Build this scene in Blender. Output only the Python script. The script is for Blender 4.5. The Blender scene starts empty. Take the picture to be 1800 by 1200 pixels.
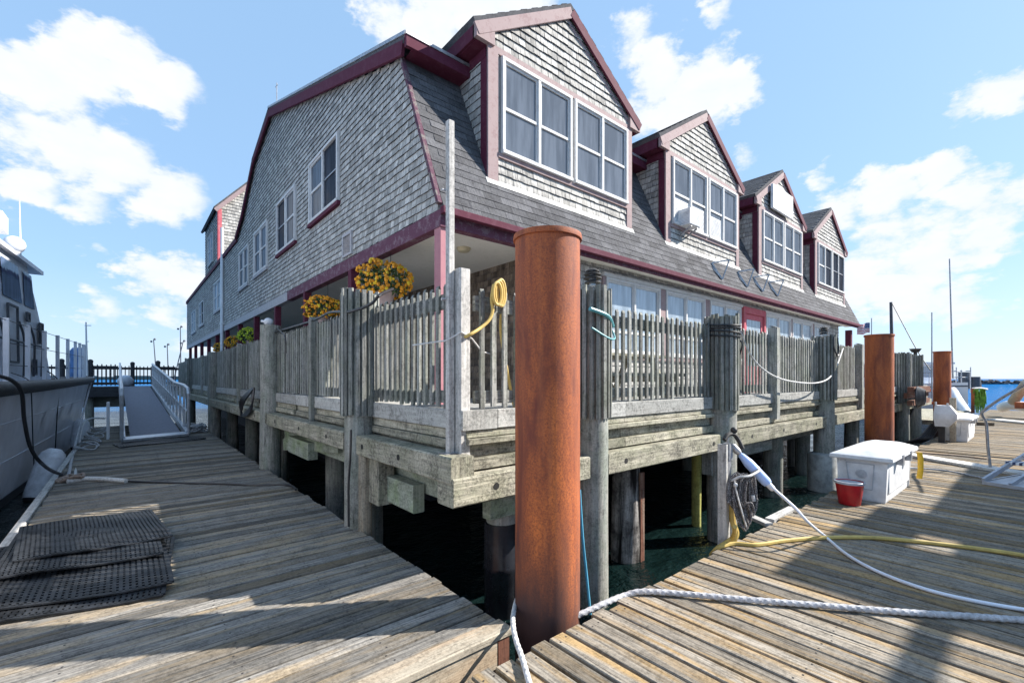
import bpy, math, random
from mathutils import Vector, Matrix, noise as mnoise
random.seed(7)
R = math.radians
sc = bpy.context.scene
COL = sc.collection

# ------------------------------------------------------------------ camera
cam_d = bpy.data.cameras.new("camera"); cam = bpy.data.objects.new("camera", cam_d); COL.objects.link(cam)
cam_d.sensor_fit = 'HORIZONTAL'; cam_d.sensor_width = 36; cam_d.lens = 16.0; cam_d.shift_y = 65/1800
cam_d.clip_start = 0.05; cam_d.clip_end = 6000
EYE = 1.65; HEAD = 49.75
cam.location = (0, 0, EYE); cam.rotation_euler = (R(90), 0, R(HEAD-90))
sc.camera = cam

# ------------------------------------------------------------------ light
SUN_AZ = (0.857, -0.515); SUN_EL = 36.0
sun_d = bpy.data.lights.new("sun", 'SUN'); sun = bpy.data.objects.new("sun", sun_d); COL.objects.link(sun)
sun_d.energy = 5.0; sun_d.angle = R(0.53); sun_d.color = (1.0, 0.94, 0.85)
ce = math.cos(R(SUN_EL)); se = math.sin(R(SUN_EL))
sun.rotation_euler = Vector((-SUN_AZ[0]*ce, -SUN_AZ[1]*ce, -se)).to_track_quat('-Z', 'Y').to_euler()
sun.location = (20, -12, 20)
sc.view_settings.view_transform = 'Standard'; sc.view_settings.look = 'None'
sc.view_settings.exposure = 1.13; sc.view_settings.gamma = 1.0

# pixel of the 1800x1200 photograph -> ray (used only to survey real points on real planes)
FW = Vector((math.cos(R(HEAD)), math.sin(R(HEAD)), 0)); RT = Vector((math.sin(R(HEAD)), -math.cos(R(HEAD)), 0))
def ray(px, py): return FW + RT*((px-900)/800) + Vector((0, 0, (665-py)/800))
def onX(px, py, X): d = ray(px, py); t = X/d.x; return Vector((X, d.y*t, EYE+d.z*t))
def onY(px, py, Y): d = ray(px, py); t = Y/d.y; return Vector((d.x*t, Y, EYE+d.z*t))
def onZ(px, py, Z=0): d = ray(px, py); t = (Z-EYE)/d.z; return Vector((d.x*t, d.y*t, Z))
def onD(px, py, D): d = ray(px, py); return Vector((d.x*D, d.y*D, EYE+d.z*D))

# ------------------------------------------------------------------ world: sky with clouds
w = bpy.data.worlds.new("World"); sc.world = w; w.use_nodes = True
nt = w.node_tree; nt.nodes.clear()
def N(tree, kind, **kw):
    n = tree.nodes.new(kind)
    for k, v in kw.items():
        if k.startswith('i_'): n.inputs[k[2:]].default_value = v
        else: setattr(n, k, v)
    return n
out = N(nt, 'ShaderNodeOutputWorld'); bg = N(nt, 'ShaderNodeBackground')
sky = N(nt, 'ShaderNodeTexSky', sky_type='NISHITA'); sky.sun_disc = False
sky.sun_elevation = R(SUN_EL); sky.sun_rotation = math.atan2(SUN_AZ[0], SUN_AZ[1])
sky.air_density = 1.0; sky.dust_density = 0.6; sky.ozone_density = 1.5
tc = N(nt, 'ShaderNodeTexCoord')
def vm(op, a=None, b=None):
    n = N(nt, 'ShaderNodeVectorMath', operation=op)
    for i, x in enumerate((a, b)):
        if x is None: continue
        if isinstance(x, (tuple, list, Vector)): n.inputs[i].default_value = tuple(x)
        else: nt.links.new(x, n.inputs[i])
    return n
def mt(op, a=None, b=None, c=None, clamp=False, tree=None):
    tr = tree or nt
    n = N(tr, 'ShaderNodeMath', operation=op); n.use_clamp = clamp
    for i, x in enumerate((a, b, c)):
        if x is None: continue
        if isinstance(x, (int, float)): n.inputs[i].default_value = x
        else: tr.links.new(x, n.inputs[i])
    return n.outputs[0]
gen = tc.outputs['Generated']
stretch = vm('MULTIPLY', gen, (1, 1, 1.9)).outputs[0]
nz = N(nt, 'ShaderNodeTexNoise'); nz.inputs['Scale'].default_value = 5.5; nz.inputs['Detail'].default_value = 9; nz.inputs['Roughness'].default_value = 0.62
nt.links.new(stretch, nz.inputs['Vector'])
nz2 = N(nt, 'ShaderNodeTexNoise'); nz2.inputs['Scale'].default_value = 15; nz2.inputs['Detail'].default_value = 7; nz2.inputs['Roughness'].default_value = 0.6
nt.links.new(stretch, nz2.inputs['Vector'])
warp = vm('SCALE', vm('SUBTRACT', nz2.outputs['Color'], (0.5, 0.5, 0.5)).outputs[0]); warp.inputs['Scale'].default_value = 0.10
wd = vm('NORMALIZE', vm('ADD', gen, warp.outputs[0]).outputs[0]).outputs[0]
# cloud banks of this afternoon: direction and angular radius (deg), strength
# cloud banks of this afternoon: direction surveyed from the picture, radius in picture units, strength
clouds = [(60,130,90,1),(150,110,80,1),(230,110,70,.9),(290,150,60,.9),(40,230,70,1),(120,250,80,1),(200,290,80,1),(280,340,70,.95),(60,320,60,.9),(320,370,40,.7),(150,345,50,.8),(175,440,28,.6),
          (260,490,52,.95),(330,500,60,1),(290,545,48,.9),(400,520,60,.8),(175,546,55,.8),(235,562,34,.7),(330,590,60,.6),(100,620,60,.5),
          (680,30,60,.9),(760,30,75,1),(840,20,65,1),(700,75,42,.7),(925,20,65,.9),(1110,60,50,.8),(1150,120,62,.95),(1235,150,68,1),(1300,150,50,1),(1180,195,52,.9),(1120,205,42,.8),(1305,285,36,.7),(1260,20,34,.7),
          (1730,160,55,1),(1785,150,52,1),(1685,195,36,.8),(1480,370,52,.9),(1560,345,62,1),(1650,312,52,1),(1720,350,62,1),(1795,350,55,1),(1545,420,72,1),(1635,420,80,1),(1735,410,62,1),(1500,480,62,.9),(1585,520,72,.95),(1680,540,62,.85),
          (1440,310,24,.65),(1765,550,34,.6),(1560,605,44,.8),(1775,640,44,.55),(-300,200,150,1),(-500,500,120,.9),(2300,200,160,.9),(2600,560,150,.9),(900,-900,260,.8),(500,-500,160,.7)]
tot = None
for (px, py, rad, amp) in clouds:
    d = ray(px, py).normalized()
    dp = vm('DOT_PRODUCT', wd, d).outputs['Value']
    rr = ray(px, py); cth = 1/rr.length; c0 = math.cos(rad*1.45/800*cth**1.55)
    f = mt('MULTIPLY', mt('DIVIDE', mt('SUBTRACT', dp, c0), 1-c0, clamp=True), amp)
    tot = f if tot is None else mt('MAXIMUM', tot, f)
dens = mt('ADD', mt('SUBTRACT', mt('MULTIPLY', tot, 1.15), 0.42), mt('MULTIPLY', mt('SUBTRACT', nz.outputs['Fac'], 0.5), 1.9))
wispy = mt('MULTIPLY', mt('SUBTRACT', nz2.outputs['Fac'], 0.5), 1.3)
dens = mt('ADD', dens, wispy)
mr = N(nt, 'ShaderNodeMapRange'); mr.interpolation_type = 'SMOOTHSTEP'
mr.inputs['From Min'].default_value = 0.0; mr.inputs['From Max'].default_value = 0.56
nt.links.new(dens, mr.inputs['Value'])
sx = N(nt, 'ShaderNodeSeparateXYZ'); nt.links.new(gen, sx.inputs[0])
hor = mt('MULTIPLY', mt('SUBTRACT', 1.0, mt('MULTIPLY', mt('ABSOLUTE', sx.outputs['Z']), 5.5, clamp=True)), 0.30)
cf = mt('MAXIMUM', mr.outputs[0], mt('MULTIPLY', hor, 1.0), clamp=True)
skyc = N(nt, 'ShaderNodeMix', data_type='RGBA', blend_type='MULTIPLY'); skyc.inputs[0].default_value = 1
nt.links.new(sky.outputs[0], skyc.inputs[6]); skyc.inputs[7].default_value = (1.75, 1.8, 1.9, 1)
skyb = N(nt, 'ShaderNodeMix', data_type='RGBA'); skyb.inputs[0].default_value = .78; nt.links.new(skyc.outputs[2], skyb.inputs[6]); skyb.inputs[7].default_value = (2.6, 4.25, 6.4, 1)
mixc = N(nt, 'ShaderNodeMix', data_type='RGBA')
nt.links.new(cf, mixc.inputs[0]); nt.links.new(skyb.outputs[2], mixc.inputs[6])
cs = N(nt, 'ShaderNodeMix', data_type='RGBA'); nt.links.new(nz2.outputs['Fac'], cs.inputs[0])
cs.inputs[6].default_value = (5.6, 6.1, 6.9, 1); cs.inputs[7].default_value = (7.1, 7.2, 7.3, 1)
nt.links.new(cs.outputs[2], mixc.inputs[7])
nt.links.new(mixc.outputs[2], bg.inputs['Color']); bg.inputs['Strength'].default_value = 0.070
nt.links.new(bg.outputs[0], out.inputs[0])

# ------------------------------------------------------------------ materials
MATS = {}
def newmat(name):
    m = bpy.data.materials.new(name); m.use_nodes = True
    t = m.node_tree; b = t.nodes['Principled BSDF']; MATS[name] = m
    return m, t, b
def noise_node(t, vec, scale, detail=4, rough=0.55, dist=0.0):
    n = N(t, 'ShaderNodeTexNoise'); n.inputs['Scale'].default_value = scale; n.inputs['Detail'].default_value = detail
    n.inputs['Roughness'].default_value = rough; n.inputs['Distortion'].default_value = dist
    if vec is not None: t.links.new(vec, n.inputs['Vector'])
    return n.outputs['Fac']
def mapping(t, vec, scale):
    m = N(t, 'ShaderNodeMapping'); m.inputs['Scale'].default_value = scale; t.links.new(vec, m.inputs['Vector']); return m.outputs[0]
def ramp(t, fac, stops):
    r = N(t, 'ShaderNodeValToRGB'); e = r.color_ramp.elements
    while len(e) < len(stops): e.new(0.5)
    for k, (p, c) in enumerate(stops):
        e[k].position = p; e[k].color = (c, c, c, 1) if isinstance(c, (int, float)) else (*c, 1)
    t.links.new(fac, r.inputs[0]); return r.outputs[0]
def mix(t, fac, a, b, blend='MIX'):
    n = N(t, 'ShaderNodeMix', data_type='RGBA', blend_type=blend)
    for i, x in ((0, fac), (6, a), (7, b)):
        if isinstance(x, (int, float)): n.inputs[i].default_value = x
        elif isinstance(x, tuple): n.inputs[i].default_value = (*x, 1) if len(x) == 3 else x
        else: t.links.new(x, n.inputs[i])
    return n.outputs[2]
def bump(t, b, h, strength=0.4, dist=0.01):
    n = N(t, 'ShaderNodeBump'); n.inputs['Strength'].default_value = strength; n.inputs['Distance'].default_value = dist
    t.links.new(h, n.inputs['Height']); t.links.new(n.outputs[0], b.inputs['Normal'])
def tone_of(t, lo, hi):
    a = N(t, 'ShaderNodeAttribute'); a.attribute_name = 'tone'
    mrn = N(t, 'ShaderNodeMapRange'); mrn.inputs['To Min'].default_value = lo; mrn.inputs['To Max'].default_value = hi
    t.links.new(a.outputs['Fac'], mrn.inputs['Value']); return mrn.outputs[0]

def wood(name, ca, cb, stain=None, samt=0.0, lo=0.65, hi=1.25, rough=0.8, grain=70, algae=None, algamt=0.0, cracks=True, bstr=0.5, grit=.35, streak=False):
    m, t, b = newmat(name)
    uv = N(t, 'ShaderNodeUVMap').outputs[0]
    g = noise_node(t, mapping(t, uv, (2.2, grain, 1)), 1.0, 6, 0.65, 0.4)
    g2 = noise_node(t, mapping(t, uv, (0.7, 7, 1)), 1.0, 4, 0.6, 0.6)
    g3 = noise_node(t, mapping(t, uv, (9, 22, 1)), 1.0, 5, 0.7)
    col = mix(t, ramp(t, g, [(0.3, 0.0), (0.68, 1.0)]), cb, ca)
    if stain: col = mix(t, mt('MULTIPLY', ramp(t, g2, [(0.47, 0.0), (0.64, 1.0)]), samt, tree=t), col, stain)
    if algae:
        gc = N(t, 'ShaderNodeNewGeometry').outputs['Position']
        al = noise_node(t, mapping(t, gc, (1, 1, 1)), 2.6, 5, 0.65)
        col = mix(t, mt('MULTIPLY', ramp(t, al, [(0.45, 0.0), (0.62, 1.0)]), algamt, tree=t), col, algae)
    if cracks:
        ck = ramp(t, g, [(0.30, 0.32), (0.37, 1.0)])
        col = mix(t, 1.0, col, ck, 'MULTIPLY')
    spots = ramp(t, g3, [(0.30, 0.5), (0.42, 1.0)])
    col = mix(t, 1.0, col, spots, 'MULTIPLY')
    gp = N(t, 'ShaderNodeNewGeometry').outputs['Position']
    gr = noise_node(t, gp, 38, 6, 0.75); gm = noise_node(t, gp, 5.5, 5, 0.7)
    gmask = ramp(t, mt('ADD', mt('MULTIPLY', gr, .6, tree=t), mt('MULTIPLY', gm, .4, tree=t), tree=t), [(0.40, 0.0), (0.53, 1.0)])
    col = mix(t, 1.0, col, mix(t, gmask, (1-grit, 1-grit, 1-grit), (1.12, 1.12, 1.12)), 'MULTIPLY')
    if streak:   # weather stains that creep up each shingle from its wet lower edge
        us = N(t, 'ShaderNodeSeparateXYZ'); t.links.new(uv, us.inputs[0]); fr = mt('FRACT', us.outputs[0], tree=t)
        up = mt('MULTIPLY', fr, 1/streak, tree=t)
        sn = noise_node(t, mapping(t, uv, (.6, 85, 1)), 1.0, 3, .6); big = noise_node(t, gp, .9, 4, .6)
        msk = mt('SUBTRACT', mt('ADD', sn, mt('MULTIPLY', big, .35, tree=t), tree=t), mt('ADD', mt('MULTIPLY', up, .30, tree=t), .55, tree=t), tree=t)
        col = mix(t, mt('MULTIPLY', ramp(t, msk, [(0.06, 0.0), (0.22, 1.0)]), .78, tree=t), col, (.085,.085,.10))
    tn = tone_of(t, lo, hi)
    vs = N(t, 'ShaderNodeVectorMath', operation='SCALE'); t.links.new(col, vs.inputs[0]); t.links.new(tn, vs.inputs['Scale'])
    t.links.new(vs.outputs[0], b.inputs['Base Color']); b.inputs['Roughness'].default_value = rough
    b.inputs['Specular IOR Level'].default_value = 0.12
    hh = mt('ADD', g, mt('MULTIPLY', g2, 0.6, tree=t), tree=t)
    bump(t, b, mt('ADD', hh, mt('MULTIPLY', gr, .5, tree=t), tree=t), bstr, 0.007)
    return m
def plain(name, col, rough=0.5, metal=0.0, var=0.15, scale=6, bumpy=0.0, spec=0.5, bscale=60):
    m, t, b = newmat(name)
    oc = N(t, 'ShaderNodeTexCoord').outputs['Object']
    n = noise_node(t, oc, scale, 6, 0.65)
    dark = tuple(c*(1-var*1.6) for c in col); lite = tuple(min(1, c*(1+var)) for c in col)
    c = mix(t, ramp(t, n, [(0.35, 0.0), (0.65, 1.0)]), dark, lite)
    t.links.new(c, b.inputs['Base Color']); b.inputs['Roughness'].default_value = rough; b.inputs['Metallic'].default_value = metal
    b.inputs['Specular IOR Level'].default_value = spec
    if bumpy: bump(t, b, noise_node(t, oc, bscale, 5), bumpy, 0.005)
    return m

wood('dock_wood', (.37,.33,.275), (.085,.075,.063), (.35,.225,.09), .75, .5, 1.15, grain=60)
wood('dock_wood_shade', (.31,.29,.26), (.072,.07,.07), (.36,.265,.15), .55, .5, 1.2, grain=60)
wood('dark_wood', (.10,.10,.11), (.04,.04,.045), None, 0, .7, 1.1)
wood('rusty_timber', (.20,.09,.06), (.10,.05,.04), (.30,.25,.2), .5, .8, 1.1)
wood('new_wood', (.42,.375,.30), (.22,.19,.15), (.34,.20,.10), .35, .8, 1.15)
wood('timber', (.48,.45,.36), (.16,.15,.13), (.25,.25,.19), .5, .72, 1.15, grain=34, algae=(.17,.18,.11), algamt=.4, grit=.62, bstr=.9)
wood('cap_timber', (.44,.44,.42), (.27,.27,.26), (.36,.35,.33), .5, .85, 1.1, grain=30, cracks=False, grit=.45)
wood('rail_wood', (.42,.42,.395), (.10,.10,.10), (.20,.22,.19), .5, .55, 1.2, grain=55, algae=(.17,.19,.13), algamt=.35)
wood('pile_wood', (.36,.35,.32), (.13,.13,.125), (.22,.25,.23), .55, .8, 1.1, grain=26, algae=(.16,.19,.14), algamt=.4, bstr=.9)
wood('pale_post', (.55,.54,.52), (.30,.29,.28), (.42,.41,.40), .4, .85, 1.1, grain=50)
wood('green_timber', (.34,.37,.31), (.20,.22,.18), (.28,.31,.26), .4, .8, 1.1, grain=24, algae=(.16,.25,.07), algamt=.4, grit=.45)
wood('burnt_pile_wood', (.50,.48,.46), (.2,.18,.17), (.012,.010,.010), 1.0, .9, 1.1, grain=22, bstr=.9, algae=(.02,.018,.018), algamt=.9)
wood('yellow_timber', (.42,.42,.16), (.25,.26,.10), (.40,.36,.08), .6, .9, 1.1, grain=24)
wood('shingle', (.63,.61,.57), (.38,.37,.355), (.20,.20,.20), .35, .60, 1.12, grain=38, bstr=.35, cracks=False, grit=.25, streak=.125)
wood('shingle_butt_shade', (.07,.07,.07), (.03,.03,.03), None, 0, .8, 1.1)  # dark end grain, deepened to paint the shadow line under each course
wood('brown_shingle', (.33,.27,.21), (.17,.13,.10), (.10,.09,.08), .5, .6, 1.2, grain=38, bstr=.35, streak=.13)
wood('asphalt_shingle', (.135,.135,.142), (.075,.075,.085), (.10,.10,.10), .3, .7, 1.2, grain=60, cracks=False, rough=.9)
wood('white_board', (.72,.71,.68), (.5,.5,.48), (.6,.6,.58), .4, .95, 1.05, grain=30, cracks=False)

def paint(name, col, worn, amt, rough=.55):
    m, t, b = newmat(name)
    oc = N(t, 'ShaderNodeTexCoord').outputs['Object']
    n = noise_node(t, mapping(t, oc, (3, 3, 3)), 3.0, 8, 0.7); n2 = noise_node(t, oc, 45, 4)
    f = mt('MULTIPLY', ramp(t, mt('ADD', mt('MULTIPLY', n, .75, tree=t), mt('MULTIPLY', n2, .25, tree=t), tree=t), [(0.50, 0.0), (0.60, 1.0)]), amt, tree=t)
    c = mix(t, f, col, worn); t.links.new(c, b.inputs['Base Color']); b.inputs['Roughness'].default_value = max(rough, .75); b.inputs['Specular IOR Level'].default_value = .15
    bump(t, b, n2, .25, .004); return m
paint('red_trim', (.095,.020,.040), (.14,.055,.08), .45)
paint('pink_post', (.42,.20,.225), (.36,.15,.19), .5)
paint('pale_trim', (.33,.25,.25), (.24,.15,.155), .6)
paint('edge_paint', (.10,.045,.07), (.21,.20,.18), .8)
paint('red_beam', (.125,.05,.08), (.23,.175,.20), .7)
paint('grey_fascia', (.40,.39,.41), (.55,.54,.54), .6)
paint('white_frame', (.62,.62,.62), (.46,.45,.45), .5, .45)
paint('ceiling_paint', (.84,.82,.77), (.72,.70,.64), .5, .7)
paint('pink_door', (.50,.12,.15), (.58,.28,.28), .4)

def speckle():
    m, t, b = newmat('rope_speckle'); oc = N(t, 'ShaderNodeTexCoord').outputs['Object']
    c = mix(t, ramp(t, noise_node(t, oc, 130, 3, .7), [(.5, 0.0), (.58, 1.0)]), (.035,.03,.035), (.34,.32,.31)); t.links.new(c, b.inputs['Base Color']); b.inputs['Roughness'].default_value = .9
speckle()
def rust():
    m, t, b = newmat('rust')
    oc = N(t, 'ShaderNodeTexCoord').outputs['Object']
    a = noise_node(t, mapping(t, oc, (2.2, 2.2, .5)), 2.2, 8, .65, .4); f = noise_node(t, oc, 70, 6, .8); s = noise_node(t, mapping(t, oc, (14, 14, .6)), 1.0, 5)
    c = mix(t, ramp(t, a, [(0.34, 0.0), (0.66, 1.0)]), (.17,.034,.016), (.62,.165,.035))
    c = mix(t, mt('MULTIPLY', ramp(t, f, [(0.42, 0.0), (0.62, 1.0)]), .8, tree=t), c, (.14,.034,.018))
    c = mix(t, mt('MULTIPLY', ramp(t, s, [(0.52, 0.0), (0.70, 1.0)]), .45, tree=t), c, (.40,.13,.05))
    sp = N(t, 'ShaderNodeSeparateXYZ'); t.links.new(N(t, 'ShaderNodeNewGeometry').outputs['Position'], sp.inputs[0])
    hz = mt('ADD', sp.outputs['Z'], mt('MULTIPLY', mt('SUBTRACT', a, .5, tree=t), .9, tree=t), tree=t)
    tide = ramp(t, mt('ADD', mt('MULTIPLY', hz, .5, tree=t), .5, tree=t), [(0.48, 1.0), (0.86, 0.0)])
    c = mix(t, mt('MULTIPLY', tide, .95, tree=t), c, (.055,.028,.026))
    t.links.new(c, b.inputs['Base Color']); b.inputs['Roughness'].default_value = .72
    bump(t, b, mt('ADD', f, a, tree=t), .5, .004)
rust()
def water():
    m, t, b = newmat('sea_water')
    g = N(t, 'ShaderNodeNewGeometry').outputs['Position']
    n1 = noise_node(t, mapping(t, g, (1, 1.4, 1)), .55, 5, .6, .3); n2 = noise_node(t, mapping(t, g, (1, 1.4, 1)), 4.5, 4, .6)
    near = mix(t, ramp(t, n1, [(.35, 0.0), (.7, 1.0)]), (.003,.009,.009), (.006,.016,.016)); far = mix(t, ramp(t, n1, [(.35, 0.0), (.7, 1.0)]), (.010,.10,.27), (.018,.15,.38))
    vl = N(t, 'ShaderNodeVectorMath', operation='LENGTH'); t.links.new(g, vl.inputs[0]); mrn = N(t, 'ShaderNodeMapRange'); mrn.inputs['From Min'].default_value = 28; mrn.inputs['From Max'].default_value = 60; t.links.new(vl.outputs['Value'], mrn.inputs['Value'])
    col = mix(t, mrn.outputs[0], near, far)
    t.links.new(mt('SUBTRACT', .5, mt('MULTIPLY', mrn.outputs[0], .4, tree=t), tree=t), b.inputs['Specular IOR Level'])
    t.links.new(col, b.inputs['Base Color']); b.inputs['Roughness'].default_value = .06; b.inputs['IOR'].default_value = 1.33
    mr2 = N(t, 'ShaderNodeMapRange'); mr2.inputs['From Min'].default_value = 15; mr2.inputs['From Max'].default_value = 90; mr2.inputs['To Min'].default_value = .8; mr2.inputs['To Max'].default_value = 5.0; t.links.new(vl.outputs['Value'], mr2.inputs['Value'])
    df = N(t, 'ShaderNodeBsdfDiffuse'); t.links.new(col, df.inputs['Color']); msh = N(t, 'ShaderNodeMixShader'); t.links.new(mt('MULTIPLY', mrn.outputs[0], .72, tree=t), msh.inputs[0]); t.links.new(b.outputs[0], msh.inputs[1]); t.links.new(df.outputs[0], msh.inputs[2]); t.links.new(msh.outputs[0], t.nodes['Material Output'].inputs['Surface'])
    bump(t, b, mt('MULTIPLY', mt('ADD', n1, mt('MULTIPLY', n2, .25, tree=t), tree=t), mr2.outputs[0], tree=t), 1.0, .35)
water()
def glass(name, base, gl):
    m, t, b = newmat(name)
    oc = N(t, 'ShaderNodeTexCoord').outputs['Object']
    n = noise_node(t, mapping(t, oc, (7, 7, .9)), 1.0, 5)
    c = mix(t, ramp(t, n, [(.4, 0.0), (.62, 1.0)]), tuple(x*.6 for x in base), base)
    t.links.new(c, b.inputs['Base Color']); b.inputs['Roughness'].default_value = .9; b.inputs['Specular IOR Level'].default_value = 0
    g = N(t, 'ShaderNodeBsdfGlossy'); g.inputs['Roughness'].default_value = .03; g.inputs['Color'].default_value = (.85,.92,1,1)
    wv = N(t, 'ShaderNodeBump'); wv.inputs['Strength'].default_value = .12; wv.inputs['Distance'].default_value = .02
    t.links.new(noise_node(t, oc, 2.2, 2), wv.inputs['Height']); t.links.new(wv.outputs[0], g.inputs['Normal'])
    ms = N(t, 'ShaderNodeMixShader'); ms.inputs[0].default_value = gl
    t.links.new(b.outputs[0], ms.inputs[1]); t.links.new(g.outputs[0], ms.inputs[2])
    t.links.new(ms.outputs[0], t.nodes['Material Output'].inputs['Surface'])
glass('window_glass', (.12,.135,.16), .10); glass('bright_glass', (.36,.43,.50), .16); glass('screen_glass', (.045,.05,.065), .03); glass('boat_glass', (.10,.14,.24), .2)

plain('black_rubber', (.028,.028,.032), .55, var=.35, scale=12, bumpy=.5)
plain('mat_rubber', (.022,.024,.028), .5, spec=.2, var=.5, scale=9, bumpy=.3)
plain('black_plastic', (.02,.021,.026), .22, var=.3, scale=4)
plain('dark_iron', (.03,.028,.028), .6, var=.3)
plain('hole_shade', (.008,.008,.008), .8)
plain('nail', (.035,.03,.03), .6, var=.3)
plain('boat_grey', (.76,.77,.83), .33, var=.10, scale=1.5)
plain('boat_light', (.62,.65,.72), .4, var=.12, scale=1.2)
plain('boat_white', (.74,.75,.78), .4, var=.06, scale=2)
plain('boat_dark', (.06,.065,.08), .5, var=.2)
plain('fender_white', (.68,.69,.73), .42, var=.13, scale=7)
plain('fender_black', (.03,.03,.035), .5)
plain('aluminium', (.55,.57,.61), .42, metal=.55, var=.12, scale=10)
plain('ramp_grip', (.20,.20,.24), .8, var=.15, scale=20, bumpy=.6, bscale=140)
plain('box_white', (.70,.71,.73), .5, var=.13, scale=4)
plain('box_line', (.42,.44,.48), .5)
plain('red_plastic', (.42,.012,.018), .38, var=.15, scale=5)
plain('yellow_plastic', (.75,.45,.02), .45)
plain('rope_white', (.58,.57,.56), .85, var=.18, scale=30, bumpy=.4)
plain('rope_grey', (.44,.44,.46), .9, var=.22, scale=30, bumpy=.5)
plain('rope_brown', (.30,.23,.19), .9, var=.2, scale=30)
plain('hose_yellow', (.50,.36,.10), .55, var=.15, scale=8)
plain('hose_fire', (.62,.44,.13), .6, var=.12, scale=14)
plain('cable_white', (.78,.80,.86), .35, var=.05)
plain('cable_black', (.022,.022,.026), .4)
plain('blue_rope', (.04,.22,.34), .8)
plain('blue_sleeve', (.42,.56,.88), .42, var=.08)
plain('teal_hose', (.10,.34,.38), .5)
plain('galvanised', (.42,.42,.44), .45, metal=.7, var=.2, scale=14)
plain('flower_orange', (.78,.32,.012), .7, var=.3, scale=14)
plain('flower_yellow', (.80,.55,.03), .7, var=.2, scale=14)
plain('flower_lime', (.50,.62,.04), .7, var=.3, scale=14)
plain('leaf_green', (.05,.10,.028), .7, var=.4, scale=14)
plain('pot_clay', (.48,.36,.34), .7)
plain('concrete_sleeve', (.36,.37,.36), .85, var=.2, scale=8, bumpy=.5)
plain('rock', (.09,.085,.09), .9, var=.4, scale=1)
plain('orange_ring', (.75,.10,.03), .5)
plain('net_green', (.16,.33,.04), .9, var=.3)
plain('steel_stairs', (.40,.42,.47), .45, metal=.3, var=.12)
plain('blue_stripe', (.03,.05,.12), .6)
plain('lamp_shell', (.62,.55,.38), .5)
plain('flag_red', (.55,.05,.07), .8); plain('flag_white', (.8,.8,.8), .8); plain('flag_blue', (.03,.06,.22), .8)
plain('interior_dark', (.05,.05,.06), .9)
plain('blue_cloth', (.10,.20,.42), .8, var=.2)
plain('sand', (.10,.10,.08), .9)
plain('far_land', (.10,.13,.12), .95)
plain('beige_rubber', (.50,.44,.34), .7)

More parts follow.
